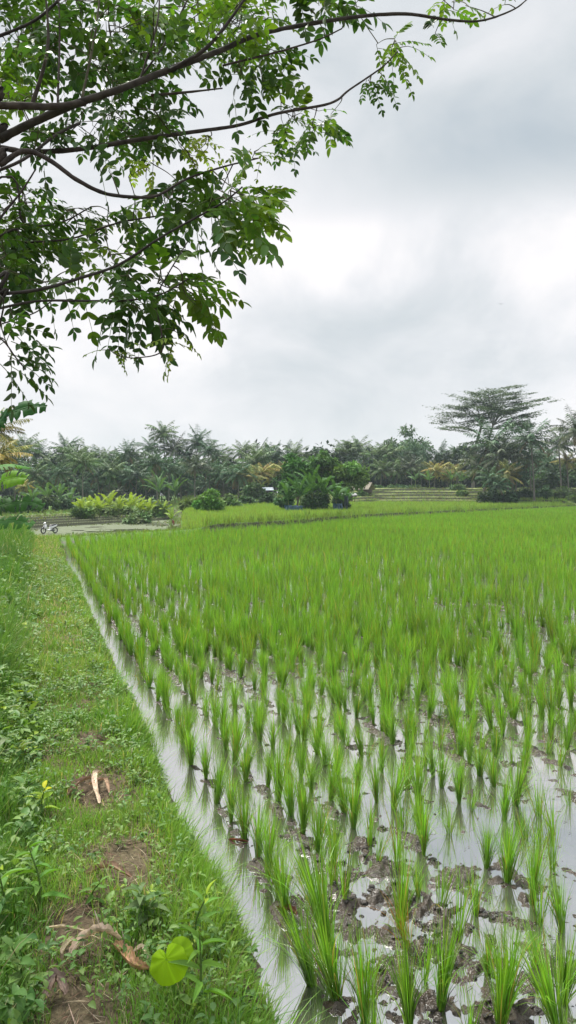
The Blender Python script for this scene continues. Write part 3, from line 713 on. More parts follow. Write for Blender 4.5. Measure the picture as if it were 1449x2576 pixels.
branch([(-60, 745, 2.6), (0, 740, 2.6), (100, 728, 2.6), (200, 700, 2.65), (300, 665, 2.7), (400, 600, 2.7), (470, 560, 2.7), (560, 510, 2.7), (610, 470, 2.7)], .0095, .003, tail=[T0])
branch([(-60, 785, 2.6), (0, 775, 2.6), (100, 757, 2.6), (240, 757, 2.6), (330, 755, 2.6), (410, 738, 2.6), (475, 700, 2.6)], .007, .0025, tail=[T0])
branch([(405, 720, 2.62), (440, 660, 2.62), (472, 608, 2.65)], .003, .002)
branch([(385, 755, 2.6), (405, 830, 2.6), (405, 885, 2.6), (345, 900, 2.6), (300, 895, 2.6), (275, 880, 2.6)], .0035, .0015)
branch([(-30, 600, 2.8), (0, 550, 2.8), (55, 480, 2.8), (90, 425, 2.8)], .007, .004)
branch([(-30, 825, 2.5), (80, 790, 2.55), (130, 758, 2.6)], .003, .002)
branch([(-90, 790, 2.4), (0, 850, 2.4), (40, 900, 2.4), (65, 930, 2.4)], .004, .002, tail=[T0])
branch([(-30, 100, 3.3), (0, 90, 3.3), (90, 50, 3.3), (170, -20, 3.3)], .009, .006, tail=[T3])
branch([(560, 165, 3.3), (700, 130, 3.35), (800, 100, 3.4), (860, 72, 3.4)], .006, .003)
branch([(200, 310, 3.35), (140, 340, 3.1), (60, 400, 2.9), (-30, 440, 2.8)], .008, .006)
branch([(-40, 470, 3.3), (60, 560, 3.3), (150, 560, 3.3), (230, 520, 3.3)], .007, .003, tail=[T1])
branch([(-40, 620, 3.1), (60, 610, 3.1), (180, 600, 3.1), (300, 560, 3.1), (420, 540, 3.1)], .007, .003, tail=[T1])
BRn = np.array(BR)
LV = Acc(); TW = a
T_LF = leaf_template(6, .22, .14, lambda u: np.sin(np.pi*u**.9)**.75)
def compound(base, d, nl, Lr, Ll, col, curl=.3):
    """one pinnate leaf: rachis with paired leaflets and a terminal one"""
    d = unit(d); u = np.linspace(0, 1, 7); p = base+d[None]*(u*Lr)[:, None]; p[:, 2] -= curl*Lr*u**2
    tube(TW, p, np.linspace(.0016, .0008, 7), [.12, .17, .05], 3)
    t_ = unit(np.gradient(p, axis=0)); up = np.array([rng.normal(0, .35), rng.normal(0, .35), 1.0]); sd_ = unit(np.cross(t_, up)); nn = np.cross(sd_, t_)
    k = (nl-1)//2; uu = np.repeat(np.linspace(.22, .95, k), 2); sg = np.tile([1, -1], k)
    pos = np.stack([np.interp(uu, u, p[:, j]) for j in range(3)], -1); tt = np.stack([np.interp(uu, u, t_[:, j]) for j in range(3)], -1)
    ss_ = np.stack([np.interp(uu, u, sd_[:, j]) for j in range(3)], -1)
    dd = tt*.55+ss_*sg[:, None]*.9+rng.normal(0, .14, (2*k, 3)); dd[:, 2] -= rng.uniform(.0, .35)
    pos = np.concatenate([pos, p[-1:]]); dd = np.concatenate([dd, t_[-1:]+rng.normal(0, .1, (1, 3))]); K = len(pos)
    L = Ll*np.concatenate([.72+.38*np.sin(np.pi*(uu*.8+.1)), [1.05]])*rng.uniform(.85, 1.12, K)
    ups = np.tile(nn[3], (K, 1))+rng.normal(0, .25, (K, 3))
    leaves(LV, pos, dd, ups, L, L*rng.uniform(.42, .55, K), jit(col, K, .12, .05), T_LF)
DK, MD, YG = [.034, .092, .016], [.085, .185, .020], [.20, .32, .04]
#        x    y   rx   ry  n  depth±  Lr   Ll   colour
BLOB = [(200, 95, 190, 100, 62, .35, .17, .046, DK), (450, 60, 170, 70, 46, .35, .16, .044, MD), (330, 160, 130, 60, 30, .3, .17, .046, DK),
 (600, 60, 90, 60, 26, .3, .15, .040, MD), (640, 160, 70, 60, 17, .3, .15, .044, DK), (690, 200, 35, 25, 5, .1, .14, .05, MD), (290, 305, 120, 55, 34, .3, .17, .046, DK),
 (130, 330, 90, 30, 12, .3, .15, .042, DK), (370, 335, 50, 35, 9, .2, .15, .046, DK), (40, 190, 60, 75, 26, .3, .15, .040, MD), (60, 30, 60, 25, 5, .3, .14, .04, DK),
 (40, 530, 55, 70, 32, .3, .16, .046, DK), (25, 640, 50, 60, 24, .3, .16, .046, DK), (820, 15, 75, 22, 12, .15, .12, .052, DK), (1130, 15, 60, 18, 7, .1, .11, .036, MD),
 (1100, 80, 25, 18, 2, .1, .10, .042, DK), (1290, 5, 30, 10, 3, .1, .10, .03, MD), (980, 125, 50, 30, 8, .1, .13, .034, MD), (930, 200, 40, 18, 6, .1, .11, .028, DK), (760, 290, 75, 18, 11, .15, .13, .038, MD), (800, 325, 30, 18, 4, .1, .13, .042, DK),
 (715, 340, 35, 30, 5, .1, .12, .032, DK), (650, 385, 40, 15, 6, .1, .10, .020, YG), (500, 365, 50, 30, 10, .15, .11, .028, YG), (350, 430, 80, 25, 9, .15, .11, .030, YG),
 (560, 465, 55, 35, 10, .15, .13, .042, MD), (615, 500, 55, 40, 15, .15, .14, .047, MD), (640, 555, 28, 30, 5, .1, .13, .052, MD), (470, 490, 70, 45, 14, .2, .15, .046, DK), (530, 560, 60, 40, 9, .15, .15, .044, DK), (390, 540, 70, 40, 8, .2, .13, .040, MD),
 (220, 545, 70, 35, 12, .2, .12, .032, DK), (170, 600, 100, 45, 16, .25, .14, .038, MD), (60, 600, 60, 50, 18, .2, .15, .044, DK), (330, 660, 60, 40, 9, .15, .15, .046, DK), (420, 700, 50, 35, 9, .12, .15, .048, MD),
 (300, 770, 80, 25, 9, .12, .14, .044, DK), (360, 770, 60, 35, 8, .12, .14, .044, DK), (480, 735, 35, 25, 7, .1, .15, .048, MD), (100, 690, 90, 25, 10, .15, .15, .044, DK), (220, 690, 70, 30, 7, .15, .14, .04, MD), (425, 845, 20, 25, 4, .05, .09, .024, YG),
 (300, 880, 35, 8, 4, .05, .08, .018, YG), (10, 835, 40, 25, 6, .1, .14, .040, DK), (28, 880, 28, 22, 4, .1, .13, .034, DK), (14, 915, 16, 14, 1, .1, .13, .038, DK),
 (-160, 250, 130, 200, 45, .5, .17, .046, DK), (-160, 640, 110, 130, 24, .4, .17, .046, DK), (250, -120, 380, 80, 60, .5, .17, .046, MD), (700, -60, 200, 30, 14, .3, .15, .046, MD)]
skel = BRn.copy()
extra = []
for (bx, by, rx, ry, n_, dz, Lr, Ll, col) in BLOB:
    n_ = int(n_*(1.6 if by < 300 and bx < 500 else 1.25))
    for i in range(n_):
        r_ = math.sqrt(rng.random()); th = rng.uniform(0, 6.283); xx = bx+rx*r_*math.cos(th); yy = by+ry*r_*math.sin(th)
        # depth taken from the nearest branch in the picture, scattered about it
        q_ = P(xx, yy, 3.0); k = 576/1449.
        sx_ = (skel[:, 0]/skel[:, 1]*FP+288)/k; sy_ = (HY-(skel[:, 2]-H)/skel[:, 1]*FP)/k
        j = int(np.argmin((sx_-xx)**2+(sy_-yy)**2+rng.random(len(sx_))*400))
        Yd = float(np.clip(skel[j, 1]+rng.normal(.10, .3)*dz+abs(rng.normal(0, dz*.8)), 2.45, 4.2))
        tgt = P(xx, yy, Yd)
        dall = np.linalg.norm(skel-tgt, axis=1); j = int(np.argmin(dall)); b0 = skel[j]; dv = tgt-b0; dist = dall[j]
        if dist > .05:
            mid = b0+dv*.5+np.array([0, 0, .04*dist])+rng.normal(0, .02*min(dist*3, 1), 3)
            pp = smooth_path([b0, mid, tgt], 5); tube(TW, pp, np.linspace(.0028, .0015, len(pp)), jit([.09, .085, .05], 1, .2, .05)[0], 4)
            skel = np.concatenate([skel, pp[3::2]])
        out = np.array([rng.normal(.35, .6), rng.normal(0, .6), rng.normal(-.05, .45)])+unit(dv[None])[0]*.6
        compound(tgt, out, int(rng.choice([7, 9, 11, 11, 13])), Lr*rng.uniform(.8, 1.15), Ll*rng.uniform(.85, 1.15), np.array(col)*rng.uniform(.8, 1.3)*np.array([rng.uniform(.9, 1.25), 1, 1]))
# single big leaf sprays that hang at recognisable places
for (xx, yy, Yd, dx, dz_, Lr, Ll, nl, col) in ((610, 440, 2.75, .0, .9, .14, .055, 9, MD), (600, 550, 2.75, .6, -.6, .14, .052, 11, MD), (640, 590, 2.7, .5, -.4, .10, .055, 7, MD), (545, 610, 2.7, .6, -.6, .12, .048, 9, DK),
    (480, 720, 2.6, .9, .1, .13, .046, 9, MD), (505, 745, 2.6, .5, -.8, .11, .046, 7, MD), (320, 800, 2.6, .2, -.9, .11, .040, 7, DK), (265, 790, 2.6, -.2, -.9, .12, .040, 7, DK), (800, 300, 3.5, .9, -.3, .14, .048, 11, MD), (735, 360, 3.5, .1, -.9, .12, .036, 9, DK),
    (990, 110, 3.6, .8, .1, .15, .034, 11, MD), (1000, 160, 3.6, .5, -.6, .12, .03, 9, MD), (20, 895, 2.5, .8, -.35, .14, .03, 11, DK), (0, 915, 2.5, .6, -.6, .13, .03, 11, DK), (590, 250, 3.05, .1, -.9, .11, .042, 7, DK), (250, 420, 2.8, .2, -.9, .1, .04, 5, DK), (110, 430, 2.75, .1, -.9, .1, .04, 7, DK)):
    compound(P(xx, yy, Yd), np.array([dx, rng.normal(0, .25), dz_]), nl, Lr, Ll, col)
tkp = np.array([TR[0], TR[1], .1])
tk.V = [v-tkp for v in tk.V]; a.V = [v-tkp for v in a.V]; LV.V = [v-tkp for v in LV.V]
tk.obj('trunk', M_WOOD, tree, True); a.obj('branches', M_WOOD, tree, True); LV.obj('foliage', M_LEAF, tree)

# ------------------------------------------------------------------ coconut palms
def frond(acc, e0, bend, Lf, az, col, nl=19, base=(0, 0, 0), droop=.55, wl=.115, seglen=1.0):
    n = 10; u = np.linspace(0, 1, n); th = e0+bend*u**1.3
    r = np.concatenate([[0], np.cumsum(np.sin(th[:-1]))])*Lf/(n-1); z = np.concatenate([[0], np.cumsum(np.cos(th[:-1]))])*Lf/(n-1)
    p = np.stack([r*math.cos(az), r*math.sin(az), z], -1)+np.array(base)
    tube(acc, p, np.linspace(.05, .012, n)*Lf/4, np.array(col)*np.array([1.3, 1.15, 1.0]), 3)
    t_ = unit(np.gradient(p, axis=0)); sd_ = np.array([-math.sin(az), math.cos(az), 0.0])
    uu = np.repeat(np.linspace(.14, .99, nl), 2); sg = np.tile([1., -1.], nl)
    pos = np.stack([np.interp(uu, u, p[:, j]) for j in range(3)], -1); tt = np.stack([np.interp(uu, u, t_[:, j]) for j in range(3)], -1)
    dd = tt*.55+sd_[None]*sg[:, None]*.75+rng.normal(0, .10, (2*nl, 3)); dd = unit(dd); dd[:, 2] -= droop*rng.uniform(.6, 1.3, 2*nl)
    L = seglen*Lf*.24*np.sin(np.pi*np.clip(uu*.88+.10, 0, 1))**.6*rng.uniform(.8, 1.15, 2*nl)
    ups = np.cross(dd, np.cross(np.tile([0, 0, 1.], (2*nl, 1)), dd))+rng.normal(0, .3, (2*nl, 3))
    leaves(acc, pos, dd, ups, L, np.full(2*nl, wl*Lf/4)*rng.uniform(.8, 1.4, 2*nl), jit(col, 2*nl, .13, .05), T_PL)
T_PL = leaf_template(3, .1, .22, lambda u: np.array([.6, 1, .05]))
def palm_crown(nf, Lf, col, old=.15, sweep=1.0):
    a = Acc()
    for i in range(nf):
        u = (i+.5)/nf; e0 = .05+2.15*u**.8+rng.normal(0, .12); az = i*2.399+rng.normal(0, .25)
        c = np.array(col)*rng.uniform(.5, 1.65)*np.array([rng.uniform(.9, 1.3), 1, 1])
        if u > 1-old*.4: c = np.array([.20, .155, .085])*rng.uniform(.7, 1.2)
        frond(a, e0, rng.uniform(.45, 1.15)*sweep, Lf*rng.uniform(.8, 1.1)*(.75+.25*math.sin(math.pi*min(u+.2, 1))), az, c)
    for i in range(7):   # nuts
        box(a, (rng.normal(0, .2), rng.normal(0, .2), -.25+rng.normal(0, .08)), (.22, .22, .26), [.12, .14, .04])
    return a
PG, PG2, PY = [.05, .11, .05], [.085, .155, .055], [.24, .25, .07]
crowns = [palm_crown(32, 3.3, PG).mesh('crown', M_PALM), palm_crown(34, 3.6, PG2, .1).mesh('crown', M_PALM), palm_crown(28, 3.1, PG, .25, 1.2).mesh('crown', M_PALM), palm_crown(32, 3.5, [.085, .125, .07], .12, .8).mesh('crown', M_PALM), palm_crown(30, 3.4, PG2, .2, 1.1).mesh('crown', M_PALM)]
crownY = [palm_crown(28, 3.3, PY, .1).mesh('crown', M_PALM), palm_crown(26, 3.2, [.19, .21, .065], .15).mesh('crown', M_PALM)]
def trunk_mesh(hh, leanx):
    a = Acc(); z = np.linspace(0, 1, 14); p = np.stack([leanx*z**1.6, .3*leanx*z**2, z*hh], -1)
    rr = .12*(1-.35*z)+.10*np.exp(-z*14); tube(a, p, rr*(1+.06*np.cos(z*60)), [.15, .14, .12], 7, .04); return a.mesh('trunk', M_WOOD)
tr_m = {}
palm_list = []   # (xd of crown centre, yd of crown centre, depth, kind, scale)
def pm(xd, yd, Y, kind=0, sc=1.0, trunk=True): palm_list.append((xd, yd, Y, kind, sc, trunk))
# back row silhouettes, left to right
for xd, yd in ((30, 1140), (62, 1128), (98, 1142), (130, 1165), (165, 1133), (190, 1150), (228, 1160), (262, 1155), (300, 1165), (322, 1145), (350, 1165), (378, 1128), (410, 1092), (440, 1130), (470, 1150), (498, 1115), (525, 1135), (550, 1150), (575, 1165), (612, 1138), (640, 1165), (655, 1150), (690, 1158), (722, 1150), (745, 1145)): pm(xd, yd, rng.uniform(126, 142), 0, rng.uniform(.85, 1.12))
for xd, yd in ((868, 1135), (900, 1130), (915, 1150), (945, 1150), (975, 1150), (1010, 1150), (1045, 1140), (1070, 1160), (1110, 1150), (1135, 1160), (1160, 1150)): pm(xd, yd, rng.uniform(142, 160), 0, rng.uniform(.9, 1.1))
# front row with trunks showing
for xd, yd in ((45, 1190), (85, 1195), (120, 1200), (150, 1190), (208, 1165), (245, 1195), (275, 1190), (312, 1200), (345, 1195), (390, 1165), (425, 1180), (455, 1195), (490, 1175), (530, 1180), (560, 1195), (600, 1195)): pm(xd, yd, rng.uniform(112, 122), 2 if rng.random() < .5 else 0, rng.uniform(.8, 1.0))
for xd, yd in ((635, 1200), (660, 1190), (685, 1200), (715, 1185)): pm(xd, yd, rng.uniform(110, 118), 1, .75)
for xd, yd in ((960, 1185), (1000, 1185), (1035, 1175), (1060, 1190)): pm(xd, yd, rng.uniform(134, 140), 0, .9)
for xd, yd in ((1095, 1185), (1125, 1192), (1150, 1190)): pm(xd, yd, rng.uniform(132, 136), 1, .85)
for xd in range(20, 640, 34): pm(xd+rng.uniform(-8, 8), rng.uniform(1208, 1240), rng.uniform(118, 132), 0, rng.uniform(.6, .85))
for xd in range(935, 1190, 30): pm(xd+rng.uniform(-8, 8), rng.uniform(1195, 1215), rng.uniform(140, 150), 0, rng.uniform(.6, .85))
# right-hand clump close behind the far bund
for xd, yd, Y, kd, sc in ((1235, 1120, 100, 0, 1.25), (1262, 1150, 98, 0, 1.1), (1215, 1170, 102, 3, 1.0), (1295, 1130, 101, 0, .95), (1335, 1105, 96, 0, .95), (1330, 1150, 99, 2, .9), (1275, 1195, 95, 1, .8), (1235, 1205, 94, 2, .75), (1300, 1200, 97, 2, .7), (1380, 1170, 108, 0, .85), (1405, 1120, 103, 0, .95), (1450, 1085, 92, 3, 1.0), (1425, 1160, 105, 1, .7), (1395, 1195, 106, 2, .7), (1250, 1225, 93, 2, .6), (1362, 1150, 112, 0, .8)): pm(xd, yd, Y, kd, sc)
# nearer palms at the left edge behind the banana
pm(-15, 1085, 42, 1, .62); pm(-5, 1150, 38, 1, .5); pm(60, 1225, 100, 1, .5)
palm_list.sort(key=lambda q_: q_[0])
cnt_l = 0
def ordn(k):
    if k < len(ords): return ords[k]
    k += 1; T_ = {40: 'forty', 50: 'fifty', 60: 'sixty', 70: 'seventy', 80: 'eighty', 90: 'ninety'}[k//10*10]
    O_ = ['', 'first', 'second', 'third', 'fourth', 'fifth', 'sixth', 'seventh', 'eighth', 'ninth']
    return (T_+'-'+O_[k % 10]) if k % 10 else (T_[:-1]+'ieth')
proto = {}
for i, (xd, yd, Y, kd, sc, _) in enumerate(palm_list):
    c = P(xd, yd, Y); gz = float(height(np.array(c[0]), np.array(Y))); hh = max(c[2]-gz, 1.0)
    key = (round(hh), int(rng.integers(3)))
    if key not in tr_m: tr_m[key] = trunk_mesh(1.0*key[0], (key[1]-1)*.06*key[0])
    lean = (key[1]-1)*.06*key[0]
    e_ = empty('coconut_palm', (c[0]-lean, Y-.3*lean, gz-.1))
    t_ = bpy.data.objects.new('trunk', tr_m[key]); COL.objects.link(t_); t_.parent = e_; t_.scale = (1, 1, (hh+.1)/key[0])
    cm = crownY[int(rng.integers(2))] if kd == 1 else (crowns[2] if kd == 2 else (crowns[3] if kd == 3 else crowns[int(rng.integers(5))]))
    sc = sc*1.05
    k_ = bpy.data.objects.new('crown', cm); COL.objects.link(k_); k_.parent = e_; k_.location = (lean, .3*lean, hh+.1); k_.scale = (sc, sc, sc); k_.rotation_euler = (rng.normal(0, .06), rng.normal(0, .06), rng.uniform(0, 6.28))
    cl = 'yellowish' if kd == 1 else 'grey-green'
    where = 'tree line left of the grove' if xd < 760 else ('tree line above the right terraces' if xd < 1190 else 'clump under the umbrella-shaped tree')
    same = [q_ for q_ in palm_list if (q_[0] < 760) == (xd < 760) and (q_[0] < 1190) == (xd < 1190)]
    k2 = same.index(palm_list[i]); fr = 'tall' if yd < 1135 else ('low' if yd > 1185 else 'mid-height')
    if xd == 410: lab = 'tallest coconut palm of the left tree line, standing above its neighbours'
    elif xd == 208: lab = 'coconut palm with a pale bare trunk in front of the dark left tree line'
    elif xd == -15: lab = 'yellow-brown palm crown cut by the left edge above the banana leaves'
    elif xd == 1450: lab = 'upright dark palm cut by the right edge of the picture'
    else: lab = f"{fr} {cl} palm, {ordn(k2)} from left in the {where}"
    tag(e_, lab, 'palm', 'coconut palms of the tree line')

# ------------------------------------------------------------------ broad-leaved trees, shrubs
T_FL = leaf_template(3, .15, .2, lambda u: np.array([.35, 1, .1]))
def crown_acc(clumps, n, Lq, col, flat=.0):
    """many leaf-sized faces in an uneven set of clumps"""
    a = Acc(); clumps = np.array(clumps, float); wts = clumps[:, 3]*clumps[:, 5]; wts /= wts.sum()
    j = rng.choice(len(clumps), n, p=wts); c = clumps[j]
    v = unit(rng.normal(0, 1, (n, 3))); r = rng.random(n)**.33*(.62+.55*rng.random(n))
    pos = c[:, :3]+v*r[:, None]*c[:, 3:6]
    dd = unit(v*.8+rng.normal(0, .7, (n, 3))*np.array([1, 1, 1-flat])-np.array([0, 0, .25])); up = v*.4+np.array([0, 0, 1.0])+rng.normal(0, .35, (n, 3))
    cc = jit(col, len(clumps), .16, .07)[j]*jit([1, 1, 1], n, .18, .06)
    leaves(a, pos, dd, up, Lq*rng.uniform(.6, 1.4, n), Lq*rng.uniform(.4, .8, n), cc, T_FL); return a
def tree_at(name, xd, ybase, ytop, Y, wd_px, n, Lq, col, label, cat='tree', group=None, nclump=18, base_frac=.25, trunkcol=(.13, .11, .09), shape='round', mat=None):
    c = P(xd, ybase, Y); gz = float(height(np.array(c[0]), np.array(Y))); top = P(xd, ytop, Y)[2]; hh = top-gz; rad_ = wd_px*.39752/FP*Y/2
    e_ = empty(name, (c[0], Y, gz)); tag(e_, label, cat, group)
    cl = []; z0 = hh*base_frac; tk_ = Acc()
    for i in range(nclump):
        th = rng.uniform(0, 6.28); rr = math.sqrt(rng.random())*rad_*.74
        if shape == 'round': zz = z0+(hh-z0)*rng.uniform(.15, .84)*(1-.40*(rr/(rad_*.68))**2)
        else: zz = z0+(hh-z0)*rng.uniform(.1, .85)
        k = rad_*rng.uniform(.20, .42); cl.append((rr*math.cos(th), rr*math.sin(th), zz, k, k, k*rng.uniform(.5, .8)))
    if base_frac > .1:
        p = smooth_path([(0, 0, -.2), (rng.normal(0, .02)*hh, 0, hh*.25), (rng.normal(0, .04)*hh, 0, hh*.6)], 5); tube(tk_, p, np.linspace(.035, .018, len(p))*hh*.6, trunkcol, 7, .05)
        for q_ in cl: 
            m_ = np.array(q_[:3]); b0 = p[int(rng.integers(3, len(p)))]; pp = smooth_path([b0, (b0+m_)/2+np.array([0, 0, .04*hh]), m_], 4); tube(tk_, pp, np.linspace(.012, .004, len(pp))*hh*.6, trunkcol, 4)
        tk_.obj('trunk', M_WOOD, e_, True)
    crown_acc(cl, int(n*1.15), Lq*1.35, col).obj('crown', mat or M_FAR, e_); return e_
GT = 'broad-leaved trees of the far tree line'
tree_at('broadleaf_tree', 800, 1260, 1110, 148, 90, 3200, .42, [.05, .095, .04], 'dark open-crowned tree behind the grove in the middle', 'tree', GT, 26, .35)
tree_at('broadleaf_tree', 866, 1260, 1093, 145, 85, 3200, .42, [.075, .12, .055], 'rounded grey-green tree right behind the grove', 'tree', GT)
tree_at('broadleaf_tree', 1015, 1240, 1060, 176, 165, 6500, .48, [.085, .15, .065], 'large dome-shaped pale green tree behind the palms left of the umbrella-shaped tree', 'tree', GT, 24)
tree_at('broadleaf_tree', 940, 1240, 1115, 170, 70, 2200, .45, [.075, .13, .06], 'small pale tree at the left foot of the dome-shaped tree', 'tree', GT)
tree_at('broadleaf_tree', 1165, 1240, 1100, 150, 110, 3600, .45, [.075, .12, .06], 'grey-green tree below the left side of the umbrella-shaped tree', 'tree', GT, 16)
tree_at('broadleaf_tree', 1400, 1250, 1150, 130, 130, 3500, .42, [.07, .12, .05], 'broad tree filling the right end of the tree line', 'tree', GT, 16)
tree_at('broadleaf_tree', 1455, 1260, 1165, 112, 110, 3000, .4, [.08, .14, .05], 'leafy tree cut by the right edge at the end of the tree line', 'tree', GT, 16)
tree_at('broadleaf_tree', 1215, 1262, 1120, 106, 90, 3200, .36, [.06, .11, .05], 'dark leafy tree hiding the trunk of the umbrella-shaped tree', 'tree', GT, 22)
tree_at('broadleaf_tree', 1290, 1262, 1150, 106, 90, 2800, .36, [.055, .11, .045], 'dark leafy tree right of the foot of the umbrella-shaped tree', 'tree', GT, 22)
tree_at('broadleaf_tree', 1375, 1262, 1185, 107, 90, 2600, .36, [.08, .14, .055], 'low leafy tree between the right-hand palms', 'tree', GT, 18)
tree_at('broadleaf_tree', 1330, 1250, 1165, 128, 90, 2600, .4, [.06, .10, .05], 'bushy tree behind the right-hand palm clump', 'tree', GT, 14)
tree_at('broadleaf_tree', 470, 1260, 1160, 148, 120, 3200, .42, [.055, .09, .045], 'dark tree filling gaps between the palms right of the tallest palm', 'tree', GT, 16)
tree_at('broadleaf_tree', 730, 1260, 1170, 112, 90, 3000, .34, [.05, .11, .035], 'dark green tree at the left of the middle grove', 'tree', GT, 14)
tree_at('broadleaf_tree', 640, 1270, 1205, 104, 60, 1800, .3, [.08, .14, .05], 'low green tree between the round field tree and the grove', 'tree', GT)
# middle grove
GG = 'trees and shrubs of the middle grove'
tree_at('grove_tree', 745, 1285, 1128, 78, 115, 4200, .24, [.075, .20, .035], 'dark green spreading tree on the left of the middle grove', 'tree', GG, 16, .3)
tree_at('grove_tree', 808, 1285, 1118, 80, 125, 4800, .24, [.10, .20, .045], 'tallest olive-green tree of the middle grove', 'tree', GG, 18, .3)
tree_at('grove_tree', 868, 1283, 1128, 80, 115, 4200, .24, [.13, .22, .055], 'lighter green tree on the right of the middle grove', 'tree', GG, 16, .3)
tree_at('grove_shrub', 720, 1288, 1215, 72, 55, 1800, .2, [.06, .15, .04], 'dark shrub at the left foot of the grove', 'shrub', GG, 10, .0)
tree_at('grove_shrub', 800, 1288, 1222, 73, 90, 2600, .2, [.05, .11, .035], 'dark shrub at the centre foot of the grove', 'shrub', GG, 12, .0)
tree_at('grove_shrub', 858, 1285, 1225, 74, 50, 1600, .2, [.06, .13, .04], 'dark shrub at the right foot of the grove', 'shrub', GG, 10, .0)
# round field tree
tree_at('small_tree', 528, 1302, 1214, 66, 88, 3600, .17, [.13, .28, .05], 'small round green tree standing alone in the field left of the grove', 'tree', None, 16, .12)
tree_at('small_tree', 480, 1285, 1235, 84, 70, 1800, .24, [.15, .24, .06], 'yellow-green bush behind the lone round tree', 'shrub', None, 10, .0)
tree_at('small_tree', 575, 1280, 1240, 88, 70, 1800, .24, [.11, .19, .06], 'low bush right of the lone round tree', 'shrub', None, 10, .0)
# shrubs along the foot of the tree line
GS = 'shrubs along the foot of the tree line'
SH = [(25, 1300, 1240, 80, 70, [.06, .12, .04]), (75, 1295, 1245, 84, 60, [.075, .14, .05]), (125, 1285, 1235, 92, 60, [.08, .13, .05]), (165, 1282, 1245, 95, 50, [.06, .12, .05]), (212, 1302, 1266, 76, 60, [.13, .22, .06]), (262, 1298, 1272, 82, 80, [.15, .24, .06]),
 (312, 1295, 1274, 84, 80, [.15, .24, .06]), (358, 1292, 1274, 86, 80, [.14, .23, .06]), (400, 1288, 1262, 84, 45, [.13, .2, .06]), (340, 1303, 1288, 74, 80, [.16, .24, .09]),
 (950, 1245, 1222, 126, 40, [.08, .15, .06]), (1000, 1243, 1222, 128, 50, [.08, .15, .07]), (1045, 1243, 1225, 128, 50, [.1, .17, .07]), (1150, 1250, 1225, 120, 50, [.10, .17, .07]), (1165, 1262, 1240, 108, 35, [.12, .2, .06]),
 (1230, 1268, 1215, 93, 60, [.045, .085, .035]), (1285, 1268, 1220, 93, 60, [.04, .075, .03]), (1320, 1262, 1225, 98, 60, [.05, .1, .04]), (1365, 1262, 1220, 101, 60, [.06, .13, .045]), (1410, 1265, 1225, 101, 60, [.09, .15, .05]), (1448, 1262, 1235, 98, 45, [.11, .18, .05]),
 (620, 1275, 1245, 96, 50, [.07, .13, .05]), (680, 1272, 1240, 98, 60, [.055, .11, .04]), (905, 1262, 1235, 108, 40, [.09, .16, .06])]
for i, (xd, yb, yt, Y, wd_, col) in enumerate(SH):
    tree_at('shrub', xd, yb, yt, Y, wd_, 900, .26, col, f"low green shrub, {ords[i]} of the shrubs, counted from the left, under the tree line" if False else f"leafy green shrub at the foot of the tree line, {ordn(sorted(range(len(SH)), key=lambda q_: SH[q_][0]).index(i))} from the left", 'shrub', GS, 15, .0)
# distant wood behind everything, reads as one mass
a = Acc(); cl = []
for i in range(170):
    Yv = rng.uniform(165, 215); u = rng.uniform(-.44, .44); X = u*Yv; hh = rng.uniform(4.5, 10)+(3 if -.05 < u < .0 else 0); cl.append((X, Yv, hh*.55+1, rng.uniform(3, 5), 3, hh*.5))
w_ = crown_acc(cl, 32000, 1.2, [.045, .075, .04]); o = w_.obj('far_woods', M_FAR); tag(o, 'dark mass of distant woods seen through the palm trunks', 'woods', kind='stuff')
a = Acc(); cl = []
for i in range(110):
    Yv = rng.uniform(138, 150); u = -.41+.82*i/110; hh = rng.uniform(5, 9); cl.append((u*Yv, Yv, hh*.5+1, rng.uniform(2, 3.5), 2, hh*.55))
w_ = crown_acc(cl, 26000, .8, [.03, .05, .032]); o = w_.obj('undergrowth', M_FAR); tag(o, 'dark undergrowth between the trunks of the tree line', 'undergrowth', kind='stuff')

# ------------------------------------------------------------------ umbrella-shaped tree (flat layered crown)
YU = 128; c = P(1228, 1245, YU); gz = float(height(np.array(c[0]), np.array(YU))); org = np.array([c[0], YU, gz])
e_ = empty('umbrella_tree', org); tag(e_, 'tall umbrella-shaped tree with flat feathery layers of foliage rising above the palms', 'tree')
a = Acc(); fl = Acc(); UB = np.array([.14, .13, .12])
def ub(pts_, r0, r1, dep=0):
    p = smooth_path([P(x, y, YU+d_)-org for x, y, d_ in pts_], 6); tube(a, p, np.linspace(r0, r1, len(p)), UB, 6, .04); return p
ub([(1190, 1250, 0), (1192, 1180, 0), (1198, 1120, 0), (1212, 1070, 0)], .32, .2)
ub([(1225, 1190, 1), (1228, 1120, 0), (1240, 1070, 0)], .2, .16)
layers = [((1212, 1070), (1170, 1040), (1105, 1062)), ((1212, 1070), (1180, 1030), (1120, 1030)), ((1212, 1070), (1195, 1015), (1160, 998)), ((1240, 1070), (1215, 1010), (1190, 985)), ((1240, 1070), (1250, 1010), (1285, 974)), ((1240, 1070), (1230, 1000), (1225, 980)),
 ((1240, 1070), (1280, 1020), (1352, 1003)), ((1240, 1070), (1285, 1035), (1330, 1020)), ((1240, 1070), (1290, 1050), (1340, 1045)), ((1212, 1070), (1200, 1045), (1155, 1050)), ((1240, 1070), (1260, 1040), (1300, 1030)), ((1212, 1070), (1220, 1030), (1250, 1010)),
 ((1240, 1080), (1280, 1070), (1335, 1055)), ((1200, 1090), (1170, 1075), (1130, 1075)), ((1240, 1070), (1245, 1035), (1215, 1025)), ((1240, 1070), (1270, 1010), (1310, 990)), ((1212, 1075), (1190, 1060), (1240, 1050)), ((1240, 1080), (1300, 1075), (1320, 1065))]
